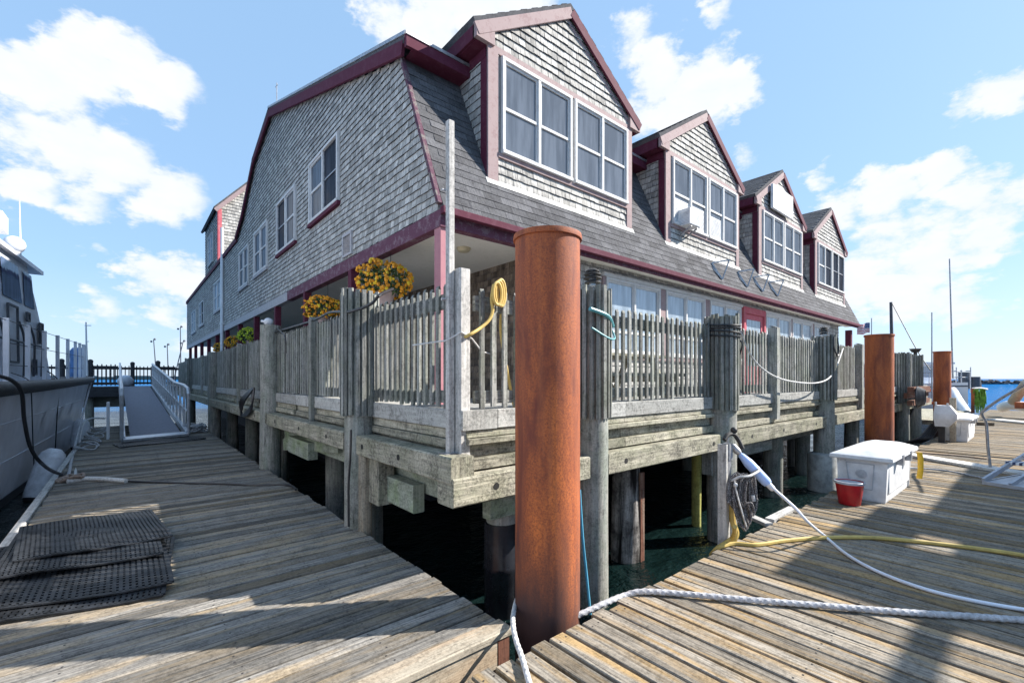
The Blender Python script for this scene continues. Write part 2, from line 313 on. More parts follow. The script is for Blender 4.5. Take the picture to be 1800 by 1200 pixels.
# ------------------------------------------------------------------ mesh builder (UV: u runs along the grain, in metres)
class MB:
    def __init__(s): s.v = []; s.f = []; s.uv = []; s.t = []; s.mi = []
    def face(s, idx, uvs, tone, mi=0): s.f.append(tuple(idx)); s.uv += uvs; s.t.append(tone); s.mi.append(mi)
    def quad(s, a, b, c, d, tone=None, ax=None, off=None, mi=0):
        k = len(s.v); P = [Vector(p) for p in (a, b, c, d)]; s.v += [tuple(p) for p in P]
        tone = random.random() if tone is None else tone
        off = off or (random.random()*40, random.random()*40)
        e1 = P[1]-P[0]; e2 = P[3]-P[0]
        if e1.length < 1e-6: e1 = P[2]-P[3]
        if e2.length < 1e-6: e2 = P[2]-P[1]
        u = (Vector(ax) if ax else (e1 if e1.length >= e2.length else e2)); u = u.normalized() if u.length else Vector((1,0,0))
        n = e1.cross(e2); v = n.cross(u)
        v = v.normalized() if v.length > 1e-9 else Vector((0, 0, 1))
        s.face((k, k+1, k+2, k+3), [((p-P[0]).dot(u)+off[0], (p-P[0]).dot(v)+off[1]) for p in P], tone, mi)
    def obox(s, c, X, Y, Z, tone=None, ch=0.0, mi=0):
        """box: centre, three half-extent vectors; ch chamfers the four edges running along the longest"""
        c = Vector(c); A = [Vector(X), Vector(Y), Vector(Z)]
        tone = random.random() if tone is None else tone
        i = max(range(3), key=lambda k: A[k].length); L = A[i]; B, C = A[(i+1) % 3], A[(i+2) % 3]
        off = (random.random()*40, random.random()*40)
        if ch > 0:
            b, g = B.length, C.length; kb = 1-ch/b; kg = 1-ch/g
            prof = [(-kb,-1),(kb,-1),(1,-kg),(1,kg),(kb,1),(-kb,1),(-1,kg),(-1,-kg)]
        else: prof = [(-1,-1),(1,-1),(1,1),(-1,1)]
        n = len(prof); k = len(s.v)
        for sg in (-1, 1):
            for (p, q) in prof: s.v.append(tuple(c+L*sg+B*p+C*q))
        per = [0]; ll = 2*L.length
        for j in range(n):
            p0 = prof[j]; p1 = prof[(j+1) % n]
            per.append(per[-1]+(B*(p1[0]-p0[0])+C*(p1[1]-p0[1])).length)
        for j in range(n):
            j2 = (j+1) % n
            s.face((k+j, k+j2, k+n+j2, k+n+j), [(off[0], off[1]+per[j]), (off[0], off[1]+per[j+1]), (off[0]+ll, off[1]+per[j+1]), (off[0]+ll, off[1]+per[j])], tone, mi)
        cu = [(off[0]+p*B.length*.3, off[1]+q*C.length) for p, q in prof]
        s.face(tuple(k+j for j in range(n))[::-1], cu[::-1], tone*.8, mi); s.face(tuple(k+n+j for j in range(n)), cu, tone*.8, mi)
    def box(s, x0, x1, y0, y1, z0, z1, tone=None, ch=0.0, mi=0):
        s.obox(((x0+x1)/2, (y0+y1)/2, (z0+z1)/2), ((x1-x0)/2, 0, 0), (0, (y1-y0)/2, 0), (0, 0, (z1-z0)/2), tone, ch, mi)
    def bar(s, p, q, w, h, up=(0, 0, 1), tone=None, ch=0.0, mi=0):
        p = Vector(p); q = Vector(q); d = q-p; L = d/2; dn = d.normalized(); side = dn.cross(Vector(up))
        if side.length < 1e-4: side = dn.cross(Vector((1, 0, 0)))
        side.normalize(); u2 = side.cross(dn)
        s.obox((p+q)/2, L, side*w/2, u2*h/2, tone, ch, mi)
    def poly(s, pts, tone=.5, mi=0, ax=(0, 0, 1)):
        k = len(s.v); P = [Vector(p) for p in pts]; s.v += [tuple(p) for p in P]
        n = (P[1]-P[0]).cross(P[2]-P[1]); u = Vector(ax).normalized(); v = n.cross(u); v = v.normalized() if v.length > 1e-9 else Vector((0, 1, 0))
        s.face(range(k, k+len(P)), [(p.dot(u), p.dot(v)) for p in P], tone, mi)
    def prism(s, pts, d, tone=.5, mi=0):
        d = Vector(d); P = [Vector(p) for p in pts]; Q = [p+d for p in P]
        s.poly(P[::-1], tone, mi, d); s.poly(Q, tone, mi, d)
        for i in range(len(P)):
            j = (i+1) % len(P); s.quad(P[i], P[j], Q[j], Q[i], tone, mi=mi)
    def rings(s, rings, tone=.5, closed=True, cap=True, mi=0, loop=False):
        """rings of points, u along the rings' axis"""
        n = len(rings[0]); k = len(s.v); off = (random.random()*40, random.random()*40)
        for r in rings: s.v += [tuple(p) for p in r]
        us = [0]; 
        for a, b in zip(rings, rings[1:]): us.append(us[-1]+(Vector(b[0])-Vector(a[0])).length)
        vs = [0]
        big = max(rings, key=lambda r: (Vector(r[0])-Vector(r[n//2])).length)
        for j in range(n): vs.append(vs[-1]+(Vector(big[(j+1) % n])-Vector(big[j])).length)
        rng = len(rings)-1
        for i in range(rng):
            for j in range(n if closed else n-1):
                j2 = (j+1) % n
                s.face((k+i*n+j, k+i*n+j2, k+(i+1)*n+j2, k+(i+1)*n+j), [(off[0]+us[i], off[1]+vs[j]), (off[0]+us[i], off[1]+vs[j+1]), (off[0]+us[i+1], off[1]+vs[j+1]), (off[0]+us[i+1], off[1]+vs[j])], tone, mi)
        if cap and closed:
            for base, rr, rev in ((k, rings[0], True), (k+rng*n, rings[-1], False)):
                idx = list(range(base, base+n)); c = sum((Vector(p) for p in rr), Vector())/n
                uvv = [((Vector(p)-c).x*.3, (Vector(p)-c).y+off[1]) for p in rr]
                if rev: idx = idx[::-1]; uvv = uvv[::-1]
                s.face(idx, uvv, tone, mi)
    def cyl(s, p, q, r0, r1=None, n=16, tone=.5, cap=True, mi=0, wob=0.0, seg=1, ph=0):
        p = Vector(p); q = Vector(q); r1 = r0 if r1 is None else r1; d = (q-p)
        a = d.normalized(); e = a.cross(Vector((0, 0, 1)));
        if e.length < 1e-3: e = Vector((1, 0, 0))
        e.normalize(); f = a.cross(e); rs = []; sd = random.random()*50
        for i in range(seg+1):
            t = i/seg; c = p+d*t; r = r0+(r1-r0)*t; ring = []
            for j in range(n):
                th = 2*math.pi*j/n+ph; dirv = e*math.cos(th)+f*math.sin(th)
                rr = r*(1+wob*mnoise.noise(dirv*1.7+a*(t*d.length*1.2)+Vector((sd, 0, 0))))
                ring.append(c+dirv*rr)
            rs.append(ring)
        s.rings(rs, tone, cap=cap, mi=mi)
    def lathe(s, c, prof, n=20, tone=.5, mi=0, axis=(0, 0, 1)):
        c = Vector(c); a = Vector(axis).normalized(); e = a.cross(Vector((0, 1, 0)));
        if e.length < 1e-3: e = Vector((1, 0, 0))
        e.normalize(); f = a.cross(e)
        s.rings([[c+a*z+(e*math.cos(2*math.pi*j/n)+f*math.sin(2*math.pi*j/n))*max(r, 1e-4) for j in range(n)] for (r, z) in prof], tone, mi=mi)
    def sphere(s, c, r, n=8, m=6, tone=.5, mi=0, sc3=(1, 1, 1)):
        c = Vector(c)
        s.rings([[c+Vector((math.sin(math.pi*i/m)*math.cos(2*math.pi*j/n)*r*sc3[0], math.sin(math.pi*i/m)*math.sin(2*math.pi*j/n)*r*sc3[1], -math.cos(math.pi*i/m)*r*sc3[2])) for j in range(n)] for i in range(m+1)], tone, cap=False, mi=mi)
    def tube(s, pts, r, n=8, tone=.5, sub=6, strands=0, pitch=.12, mi=0, straight=False, cap=True):
        P = [Vector(p) for p in pts]
        if not straight and len(P) > 2:
            Q = []
            for i in range(len(P)-1):
                p0 = P[max(i-1, 0)]; p1 = P[i]; p2 = P[i+1]; p3 = P[min(i+2, len(P)-1)]
                sb = sub if not strands else max(sub, int((p2-p1).length/(pitch/7)))
                for k in range(sb):
                    t = k/sb
                    Q.append(0.5*((2*p1)+(p2-p0)*t+(2*p0-5*p1+4*p2-p3)*t*t+(3*p1-p0-3*p2+p3)*t**3))
            Q.append(P[-1]); P = Q
        rs = []; e = None; dist = 0
        for i, p in enumerate(P):
            a = (P[min(i+1, len(P)-1)]-P[max(i-1, 0)])
            a = a.normalized() if a.length > 1e-9 else Vector((0, 0, 1))
            if e is None:
                e = a.cross(Vector((0, 0, 1)))
                if e.length < 1e-3: e = Vector((1, 0, 0))
            e = (e-a*e.dot(a)).normalized(); f = a.cross(e)
            if i: dist += (p-P[i-1]).length
            ring = []
            for j in range(n):
                th = 2*math.pi*j/n; rr = r
                if strands: rr = r*(0.86+0.20*abs(math.cos(strands*0.5*(th-2*math.pi*dist/(pitch*strands)*1.0))))
                ring.append(p+(e*math.cos(th)+f*math.sin(th))*rr)
            rs.append(ring)
        s.rings(rs, tone, mi=mi, cap=cap)
    def build(s, name, mats, parent=None, smooth=False):
        me = bpy.data.meshes.new(name); me.from_pydata(s.v, [], s.f)
        uvl = me.uv_layers.new(name='UVMap'); flat = [c for uv in s.uv for c in uv]; uvl.data.foreach_set('uv', flat)
        at = me.attributes.new('tone', 'FLOAT', 'FACE'); at.data.foreach_set('value', s.t)
        for m in (mats if isinstance(mats, (list, tuple)) else [mats]): me.materials.append(MATS[m])
        me.polygons.foreach_set('material_index', s.mi)
        if smooth: me.polygons.foreach_set('use_smooth', [True]*len(s.f))
        me.update(); o = bpy.data.objects.new(name, me); COL.objects.link(o)
        if parent: o.parent = parent; o.matrix_parent_inverse = parent.matrix_world.inverted() if False else Matrix.Translation(-parent.location) @ Matrix.Identity(4)
        if smooth:
            try:
                me.set_sharp_from_angle(angle=R(40))
            except Exception: pass
        return o
def tag(o, label=None, cat=None, group=None, kind=None):
    if label: o['label'] = label
    if cat: o['category'] = cat
    if group: o['group'] = group
    if kind: o['kind'] = kind
    return o
def thing(name, loc, label, cat, group=None):
    o = bpy.data.objects.new(name, None); COL.objects.link(o); o.location = loc; o.empty_display_size = .2
    return tag(o, label, cat, group)

# shingle courses over a planar outline
def crossings(poly, t):
    xs = []
    for (a, b) in zip(poly, poly[1:]+poly[:1]):
        if (a[1] > t) != (b[1] > t): xs.append(a[0]+(b[0]-a[0])*(t-a[1])/(b[1]-a[1]))
    xs.sort(); return [(xs[i], xs[i+1]) for i in range(0, len(xs)-1, 2)]
def shingles(mb, O, S, T, Nn, poly, holes=(), e=.13, w=(.08, .17), butt=.016, jit=.007, gap=.008, bond=False, lift=.002, end=0):
    O = Vector(O); S = Vector(S).normalized(); T = Vector(T).normalized(); Nn = Vector(Nn).normalized()
    tmin = min(p[1] for p in poly); tmax = max(p[1] for p in poly); t = tmin; row = 0
    while t < tmax-.01:
        mid = min(t+e*.5, tmax-.005); segs = crossings(poly, mid)
        for h in holes:
            if h[2]-.02 < mid < h[3]+.02:
                ns = []
                for (a, b) in segs:
                    if h[1] <= a or h[0] >= b: ns.append((a, b)); continue
                    if h[0] > a: ns.append((a, h[0]))
                    if h[1] < b: ns.append((h[1], b))
                segs = ns
        for (a, b) in segs:
            if bond: s0 = math.floor(a/w[1])*w[1]+(w[1]*.5 if row % 2 else 0)+random.choice((0, 0, .0)); 
            else: s0 = a-random.random()*w[0]
            while s0 < b:
                ww = w[1] if bond else random.uniform(*w); s1 = s0+ww
                x0 = max(s0, a); x1 = min(s1-gap, b)
                if x1-x0 > .012:
                    tb = t+random.uniform(-jit, jit); top = min(t+e*1.12, tmax+e*.12); bt = butt*random.uniform(.8, 1.2)
                    P = lambda s_, t_, n_: O+S*s_+T*t_+Nn*n_
                    TL, TR = P(x0, top, lift), P(x1, top, lift)
                    bl, br = P(x0, tb, lift+bt), P(x1, tb, lift+bt); cl, cr = P(x0, tb, 0), P(x1, tb, 0)
                    k = len(mb.v); mb.v += [tuple(p) for p in (TL, TR, br, bl, cl, cr)]
                    tn = random.random(); ou = float(random.randint(0, 60)); ov = random.random()*40; dw = x1-x0
                    mb.face((k+3, k+2, k+1, k), [(ou, ov), (ou, ov+dw), (ou+e, ov+dw), (ou+e, ov)], tn)
                    mb.face((k+4, k+5, k+2, k+3), [(ou, ov), (ou, ov+dw), (ou+.01, ov+dw), (ou+.01, ov)], 0.0, end)  # butt face darkened so every course shows a shadow line
                    mb.face((k, k+4, k+3), [(ou, ov)]*3, tn); mb.face((k+1, k+2, k+5), [(ou, ov)]*3, tn)
                s0 = s1
        t += e; row += 1

# ================================================================== THE SETTING
mb = MB(); mb.quad((-3000, -3000, -.68), (3000, -3000, -.68), (3000, 3000, -.68), (-3000, 3000, -.68), .5)
tag(mb.build('water', 'sea_water'), kind='structure')
mb = MB(); mb.quad((-3100, -3100, -6), (3100, -3100, -6), (3100, 3100, -6), (-3100, 3100, -6), .5)
tag(mb.build('seabed', 'sand'), kind='structure')

# ================================================================== FLOATING DOCKS
def planking(mb, a0, a1, b0, b1, along, pitch=.146, wd=.131, top=0.0, th=.045, nails=(), endj=.02):
    """boards laid side by side; along='x' means the boards run in x and step in y"""
    n = int((b1-b0)/pitch)
    for i in range(n):
        c = b0+(i+.5)*pitch; j0 = random.uniform(-endj, endj); j1 = random.uniform(-endj, endj); dz = random.uniform(-.004, .004)
        wv = wd*random.uniform(.93, 1.0); sk = random.uniform(-.004, .004)
        A = a0+j0; B = a1+j1
        if along == 'x': p, q = Vector((A, c-sk, top-th/2+dz)), Vector((B, c+sk, top-th/2+dz))
        else: p, q = Vector((c-sk, A, top-th/2+dz)), Vector((c+sk, B, top-th/2+dz))
        mb.bar(p, q, wv, th, ch=.006, tone=random.random())
        for na in nails:
            for s_ in (-.035, .035):
                x, y = (na+random.uniform(-.02, .02), c+s_) if along == 'x' else (c+s_, na+random.uniform(-.02, .02))
                mb.lathe((x, y, top+dz), [(.0065, 0.0005), (.006, .002), (.0001, .0022)], n=6, tone=.5, mi=1)
LX0, LX1, LY0, LY1 = -.86, 1.94, 2.30, 21.0
t = thing('floating_dock', (.5, 10, 0), 'long grey plank float lying in the shade beside the grey boat, carrying the gangway', 'dock')
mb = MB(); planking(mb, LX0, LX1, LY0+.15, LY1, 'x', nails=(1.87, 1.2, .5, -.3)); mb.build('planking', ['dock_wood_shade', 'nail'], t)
mb = MB(); mb.bar((LX0-.02, LY0+.075, -.022), (LX1+.01, LY0+.075, -.022), .15, .05, ch=.006, tone=.7); mb.build('end_plank', 'new_wood', t)
mb = MB(); mb.box(LX0, LX1-.03, LY0+.02, LY0+.09, -.24, -.052, ch=.008, tone=.8); mb.build('end_beam', 'new_wood', t)
mb = MB(); mb.box(LX0+.1, LX1-.02, LY0+.03, LY0+.2, -.50, -.245, ch=.01, tone=.5); mb.box(LX1-.07, LX1-.005, LY0+.1, LY1, -.26, -.05, tone=.6); mb.box(LX0+.3, LX1-.3, LY0+.21, LY1-.1, -.75, -.26, tone=.2); mb.box(LX1-.10, LX1+.0, LY0+.015, LY0+.095, -.242, -.055, ch=.006)
mb.build('edge_beam', 'rusty_timber', t)
mb = MB(); mb.box(LX0-.09, LX0-.005, LY0+.1, LY1, -.2, .03, ch=.008, tone=.7); mb.build('rub_strip', 'pale_post', t)
RY = 2.05; RX0, RX1 = -2.2, 35.0
t = thing('floating_dock', (5, 0, 0), 'wide sunlit plank float with golden stained boards, carrying the white dock boxes', 'dock')
mb = MB(); planking(mb, -1.7, RY, RX0, 14.0, 'y', nails=(1.98, .9, -.2), endj=.025); mb.build('planking', ['dock_wood', 'nail'], t)
mb = MB(); planking(mb, -1.7, RY, 14.05, RX1, 'y', endj=.025); mb.build('far_planking', 'dock_wood', t)
mb = MB(); mb.box(RX0, RX1, RY-.12, RY-.04, -.26, -.05, tone=.4); mb.box(RX0, RX1, -1.65, -1.57, -.26, -.05, tone=.4); mb.box(RX0+.3, RX1-.3, -1.4, RY-.4, -.76, -.26, tone=.2); mb.build('edge_beam', 'timber', t)

# ================================================================== RUST PILES
def rust_pile(x, y, d, top, label):
    t = thing('steel_pile', (x, y, -.7), label, 'pile', 'rusty steel tube piles along the floating dock')
    mb = MB(); r = d/2
    mb.rings([[Vector((x+math.cos(2*math.pi*j/64)*rr, y+math.sin(2*math.pi*j/64)*rr, z)) for j in range(64)] for (rr, z) in [(r, -3), (r, -.5), (r, 1), (r, top-.03), (r, top), (r-.012, top), (r-.012, top-.5)]], .5, cap=False)
    mb.build('tube', 'rust', t, True)
    mb = MB(); mb.lathe((x, y, 0), [(r+.001, top-.035), (r+.014, top-.034), (r+.016, top-.018), (r+.012, top+.004), (r-.006, top+.006), (r-.014, top+.001)], n=64); mb.build('rim', 'rust', t, True)
    mb = MB(); mb.lathe((x, y, 0), [(r-.02, top-.12), (.001, top-.12)], n=32); mb.build('fill', 'dark_iron', t)
rust_pile(2.365, 2.39, .475, 2.69, 'big rust orange steel tube pile standing in front of the deck corner')
rust_pile(12.3, 2.36, .50, 2.58, 'rusty steel tube pile rising behind the nearer white dock box')
rust_pile(21.5, 2.40, .46, 2.58, 'farthest rusty steel tube pile, beside the white power pedestal')

# ================================================================== PIER
DX, DY = 2.12, 3.118      # outer faces of the pier: x = DX (left face), y = DY (right face)
EX, EYY = 24.0, 38.0
t = thing('pier', (DX, DY, 0), 'weathered timber pier on piles that carries the shingled building', 'pier')
mb = MB()
for i in range(int((EX-DX-.3)/.146)):
    x = DX+.36+i*.146; mb.bar((x, DY+.2, 1.22), (x, EYY-.5, 1.22), .138, .05, ch=.004)
mb.build('deck_boards', 'cap_timber', t)
mb = MB(); mb.box(DX+.4, EX-.4, DY+.4, EYY-.6, 1.02, 1.18, tone=.2); mb.box(4.4, EX-.6, 7.6, EYY-.8, -3, 1.02, tone=.2); mb.build('underside_and_dark_fill', 'interior_dark', t)  # the tall second box is an added fill that keeps light out below
mb = MB()
ys = [3.118, 5.2, 7.9, 10.6, 13.3, 16.6, 20, 24, 30, 38]
for a, b in zip(ys, ys[1:]): mb.box(DX-.03, DX+.33, a+(-.03 if a == 3.118 else .004), b-.004, 1.222, 1.385, ch=.006)
xs_ = [DX+.335, 4.3, 6.6, 9.3, 11.6, 14.2, 18, 21, 24]
for a, b in zip(xs_, xs_[1:]): mb.box(a+.003, b-.003, DY-.03, DY+.3, 1.222, 1.385, ch=.006)
mb.build('curb', 'cap_timber', t)
mb = MB()
for (lo, hi, prd) in ((1.135, 1.215, .00), (1.055, 1.13, .03), (.89, 1.05, -.05)):
    for a, b in zip(ys, ys[1:]): mb.box(DX-prd, DX+.2, a+.1+.01, b-.003, lo, hi, ch=.004)
for (lo, hi, prd) in ((1.155, 1.216, .01), (1.10, 1.15, .045), (.985, 1.095, -.045), (.885, .98, .02)):
    for a, b in zip([DX+.02]+xs_[1:-1], xs_[1:]): mb.box(a+.003, b-.003, DY-prd, DY+.2, lo, hi, ch=.004)
mb.build('stringers', 'timber', t)
# wales (outermost beams), left face at z .81-1.03, right face at z .64-.87
mb = MB()
for a, b in zip([3.0, 5.3, 9.2, 13, 16.5, 20, 24, 29], [5.1, 9.1, 12.95, 16.45, 19.95, 23.95, 28.95, 38]): mb.box(DX-.2, DX+.02, a, b, .815, 1.03, ch=.012)
mb.build('side_wale', 'timber', t)
mb = MB()
for a, b in zip([1.93, 3.85, 6.75, 11.4, 14.2, 18], [3.55, 6.42, 11.1, 14.18, 17.9, 24]): mb.box(a, b, DY-.14, DY+.1, .64, .868, ch=.012)
mb.build('front_wale', 'timber', t)
mb = MB()   # bolt holes: black discs, the shade of the recess is in the colour
for y in (3.9, 4.75, 5.9, 7.1, 8.5, 10.1, 11.6, 13.6, 15.2): mb = MB(); mb.cyl((DX-.203, y, .92), (DX-.19, y, .92), .028, n=12); mb.build('bolt_hole', 'hole_shade', t)
for x in (2.35, 4.15, 6.15, 7.4, 8.7, 10.4, 12.2, 13.6): mb = MB(); mb.cyl((x, DY-.143, .755), (x, DY-.13, .755), .03, n=12); mb.build('bolt_hole', 'hole_shade', t)
mb = MB()   # paler bracing below
mb.box(DX+.12, DX+.2, DY+.25, 9.2, .52, .80, ch=.005); mb.box(DX-.02, DX+.1, 3.95, 4.75, .35, .62, ch=.006, tone=.9); 
mb.box(DX+.4, 4.0, DY+.16, DY+.28, .36, .635, ch=.006, tone=.4); mb.box(3.0, 3.1, DY+.05, DY+.155, .2, .636, ch=.005)
mb.box(DX-.04, DX+.1, 7.2, 8.3, .42, .68, tone=.8); mb.bar((DX+.1, 6.2, .75), (DX+.1, 9.0, .45), .1, .2)
mb.build('brace_timbers', 'green_timber', t)
mb = MB()
mb.box(6.35, 6.62, DY-.02, DY+.14, .27, .63, ch=.01); mb.box(6.95, 8.7, DY+.05, DY+.2, .40, .60, ch=.01); mb.box(3.85, 9.5, DY+.9, DY+1.0, .35, .62); mb.box(11.2, 11.5, DY-.1, DY+.1, .30, .635, ch=.01)
for x in range(4, 24, 3): mb.box(x, x+.25, DY+.35, EYY-1, .72, 1.0)
mb.box(9.8, 14, DY+.6, DY+.75, .3, .6); mb.box(7.9, 8.1, DY+.4, 8, .3, .6)
mb.build('cross_beams', 'pile_wood', t)

def pile(x, y, r, top, label, mat='pile_wood', slats=False, lean=(0, 0), bot=-2.5, group='timber piles of the pier', slat0=1.28, name='wooden_pile'):
    t = thing(name, (x, y, -.68), label, 'pile', group)
    mb = MB(); n = 22
    mb.cyl((x-lean[0], y-lean[1], bot), (x, y, top-(.02 if slats else 0)), r*1.06, r, n=n, tone=random.random(), wob=.10, seg=10)
    mb.build('shaft', mat, t, True)
    if slats:
        mb = MB(); k = max(8, int(2*math.pi*(r+.02)/.062))
        for i in range(k):
            a = 2*math.pi*i/k+random.uniform(-.04, .04); hh = top+random.uniform(-.03, .03); rr = r+.018+random.uniform(0, .012)
            c = Vector((x+math.cos(a)*rr, y+math.sin(a)*rr, (slat0+hh)/2)); rad = Vector((math.cos(a), math.sin(a), 0)); tan = Vector((-math.sin(a), math.cos(a), 0))
            mb.obox(c, rad*.019, tan*random.uniform(.018, .024), (0, 0, (hh-slat0)/2+random.uniform(-.01, .01)), ch=.003)
        mb.build('slat_wrap', 'rail_wood', t)
    return t
def lantern(x, y, z, label):
    t = thing('pagoda_lantern', (x, y, z), label, 'lantern', 'pagoda lanterns on the pile tops')
    mb = MB(); mb.cyl((x, y, z), (x, y, z+.16), .035, n=12); mb.build('stem', 'bright_glass', t, True)
    mb = MB()
    for i, (rr, h) in enumerate([(.085, .03), (.095, .075), (.09, .115), (.07, .15)]): mb.lathe((x, y, z+h), [(rr*.55, 0), (rr, -.006), (rr, .004), (rr*.45, .026)], n=24)
    mb.build('shades', 'dark_iron', t, True)
# piles along the left face
pile(DX-.10, 5.05, .165, 2.62, 'slat wrapped pile nearest the deck corner on the shaded side', slats=True, slat0=1.24)
pile(DX-.08, 9.35, .175, 2.63, 'thick bare round pile with a knot, second along the shaded side', slats=False)
pile(DX-.05, 16.65, .17, 2.46, 'bare round pile on the shaded side near the middle of the fence')
pile(DX-.05, 23.5, .17, 2.5, 'slat wrapped pile beyond the gangway foot on the shaded side', slats=True)
pile(3.70, DY-.03, .165, 2.56, 'slat wrapped pile half hidden behind the big rust pile, with a lantern', slats=True, slat0=1.25)
pile(6.57, DY-.05, .19, 2.55, 'slat wrapped pile with black rope wound round its top, behind the hose post', slats=True, slat0=1.2)
pile(11.2, DY-.05, .185, 2.53, 'slat wrapped pile with a lantern, third along the sunny side', slats=True, slat0=1.2)
lantern(3.72, DY-.03, 2.62, 'stacked disc lantern half hidden behind the big rust pile')
lantern(11.2, DY-.05, 2.56, 'stacked disc lantern on the third pile of the sunny side')
pile(18.7, DY-.1, .19, 2.45, 'slat wrapped pile right behind the second rusty tube pile', slats=True, slat0=.9)
pile(20.7, DY-.1, .20, 2.45, 'stout slat wrapped pile under the dish lamp', slats=True, slat0=.9)
t = thing('concrete_sleeve', (11.2, DY-.05, -.7), 'grey concrete sleeve round the foot of the lantern pile', 'sleeve')
mb = MB(); mb.lathe((11.1, DY-.05, 0), [(.27, -1.4), (.27, .05), (.25, .09), (.15, .10)], n=28); mb.build('sleeve_shell', 'concrete_sleeve', t, True)
t = [c for c in COL.objects if c.name == 'pier'][0]
mb = MB(); mb.box(DX-.12, DX+.06, 4.52, 4.84, .32, .81, ch=.008, tone=.3); mb.build('bolted_block', 'timber', t)
mb = MB(); mb.box(4.98, 5.07, 3.355, 3.385, -.9, .45, ch=.004); mb.build('sunlit_strip', 'rusty_timber', t)  # added slab, its brown stands in for the sunlit stripe on the burnt pile
# under-deck piles
pile(4.93, 3.55, .178, .98, 'pale pile with black burn marks standing in the water under the deck edge', mat='burnt_pile_wood', group=None)
pile(9.8, 3.55, .17, .98, 'grey pile in the water under the deck, right of the hose post', group=None)
pile(2.87, 3.55, .155, .95, 'short pile in a black plastic jacket under the deck corner', group=None)
o = [c for c in COL.objects if c.name.startswith('wooden_pile')][-1]
mb = MB(); mb.lathe((2.87, 3.55, 0), [(.178, -1.5), (.178, -.25), (.184, -.24), (.184, -.2), (.178, -.19), (.178, .18), (.176, .22), (.16, .225)], n=40); mb.build('plastic_jacket', 'black_plastic', o, True)
pile(6.9, 3.62, .07, .98, 'thin yellow green post standing under the deck, left of the hose post', mat='yellow_timber', group=None)
pile(6.6, 5.3, .16, .98, 'dark stub pile set back in the gloom under the deck, middle one', bot=.0, group=None)
dark = 'piles in the dark under the deck'
for i, (x, y) in enumerate([(2.6, 7.5), (2.6, 11.0), (2.6, 14.0), (2.6, 17.0), (5.2, 7.2), (8.3, 6.0), (12.6, 3.9), (13.6, 4.4), (15.5, 3.6), (17, 3.9), (20, 3.6), (11, 6), (2.5, 5.9)]):
    ow = ['first', 'second', 'third', 'fourth', 'fifth', 'sixth', 'seventh', 'eighth']
    if x < 2.61 and x != 2.5: lb = ow[i]+' bare pile from the corner in the dark row under the shaded side'
    elif x == 2.5: lb = 'bare pile in the dark right behind the nearest slat wrapped pile'
    else: lb = ow[i-4]+' bare pile in the gloom under the sunny side'
    pile(x, y, .16, 1.0, lb, group=dark)
t = pile(DX-.13, 4.83, .07, .83, 'split brown batten nailed down the nearest slat wrapped pile', mat='new_wood', group=None)

# square posts
def sqpost(x, y, h0, h1, s, label, mat='rail_wood', hook=False):
    t = thing('railing_post', (x, y, h0), label, 'post', 'square posts of the deck railing')
    mb = MB(); mb.box(x-s/2, x+s/2, y-s/2, y+s/2, h0, h1, ch=.008)
    k = len(mb.v); mb.prism([(x-s/2+.004, y-s/2+.004, h1), (x+s/2-.004, y-s/2+.004, h1), (x+s/2-.004, y, h1+.03), (x-s/2+.004, y, h1+.03)], (0, s/2-.004, 0), .5)
    mb.build('post_timber', mat, t)
sqpost(DX-.03, 6.98, 1.0, 2.52, .11, 'square post between the two nearest round piles on the shaded side')
sqpost(DX-.03, 12.7, 1.0, 2.47, .11, 'square post just beyond the bare round pile on the shaded side')
sqpost(DX-.03, 19.7, 1.0, 2.45, .11, 'square post nearest the gangway foot on the shaded side')
sqpost(8.59, DY-.02, .95, 2.53, .15, 'square post under the hanging rope on the sunny side')
sqpost(14.05, DY-.02, .9, 2.5, .17, 'last square post of the sunny railing, beside the second rusty pile')
CX, CY = 2.145, 3.175
t = thing('corner_post', (CX, CY, .9), 'stout pale square post at the corner of the deck railing', 'post')
mb = MB(); mb.box(CX-.06, CX+.045, CY-.055, CY+.05, .88, 2.56, ch=.01, tone=.9); mb.build('post_timber', 'pale_post', t)
t = thing('tall_pole', (CX-.10, CY+.06, 1.02), 'tall pale square pole fixed to the deck corner and reaching the eaves', 'pole')
mb = MB(); mb.box(CX-.125, CX-.070, CY+.012, CY+.067, 1.03, 3.78, ch=.004, tone=.7); mb.build('pole_timber', 'pale_post', t)
mb = MB(); mb.box(CX-.17, CX-.03, CY-.02, CY+.11, 1.031, 1.036); mb.cyl((CX-.14, CY+.045, 2.3), (CX-.175, CY+.045, 2.3), .012, n=8); mb.cyl((CX-.14, CY+.045, 3.2), (CX-.17, CY+.045, 3.2), .01, n=8); mb.build('fixings', 'galvanised', t)

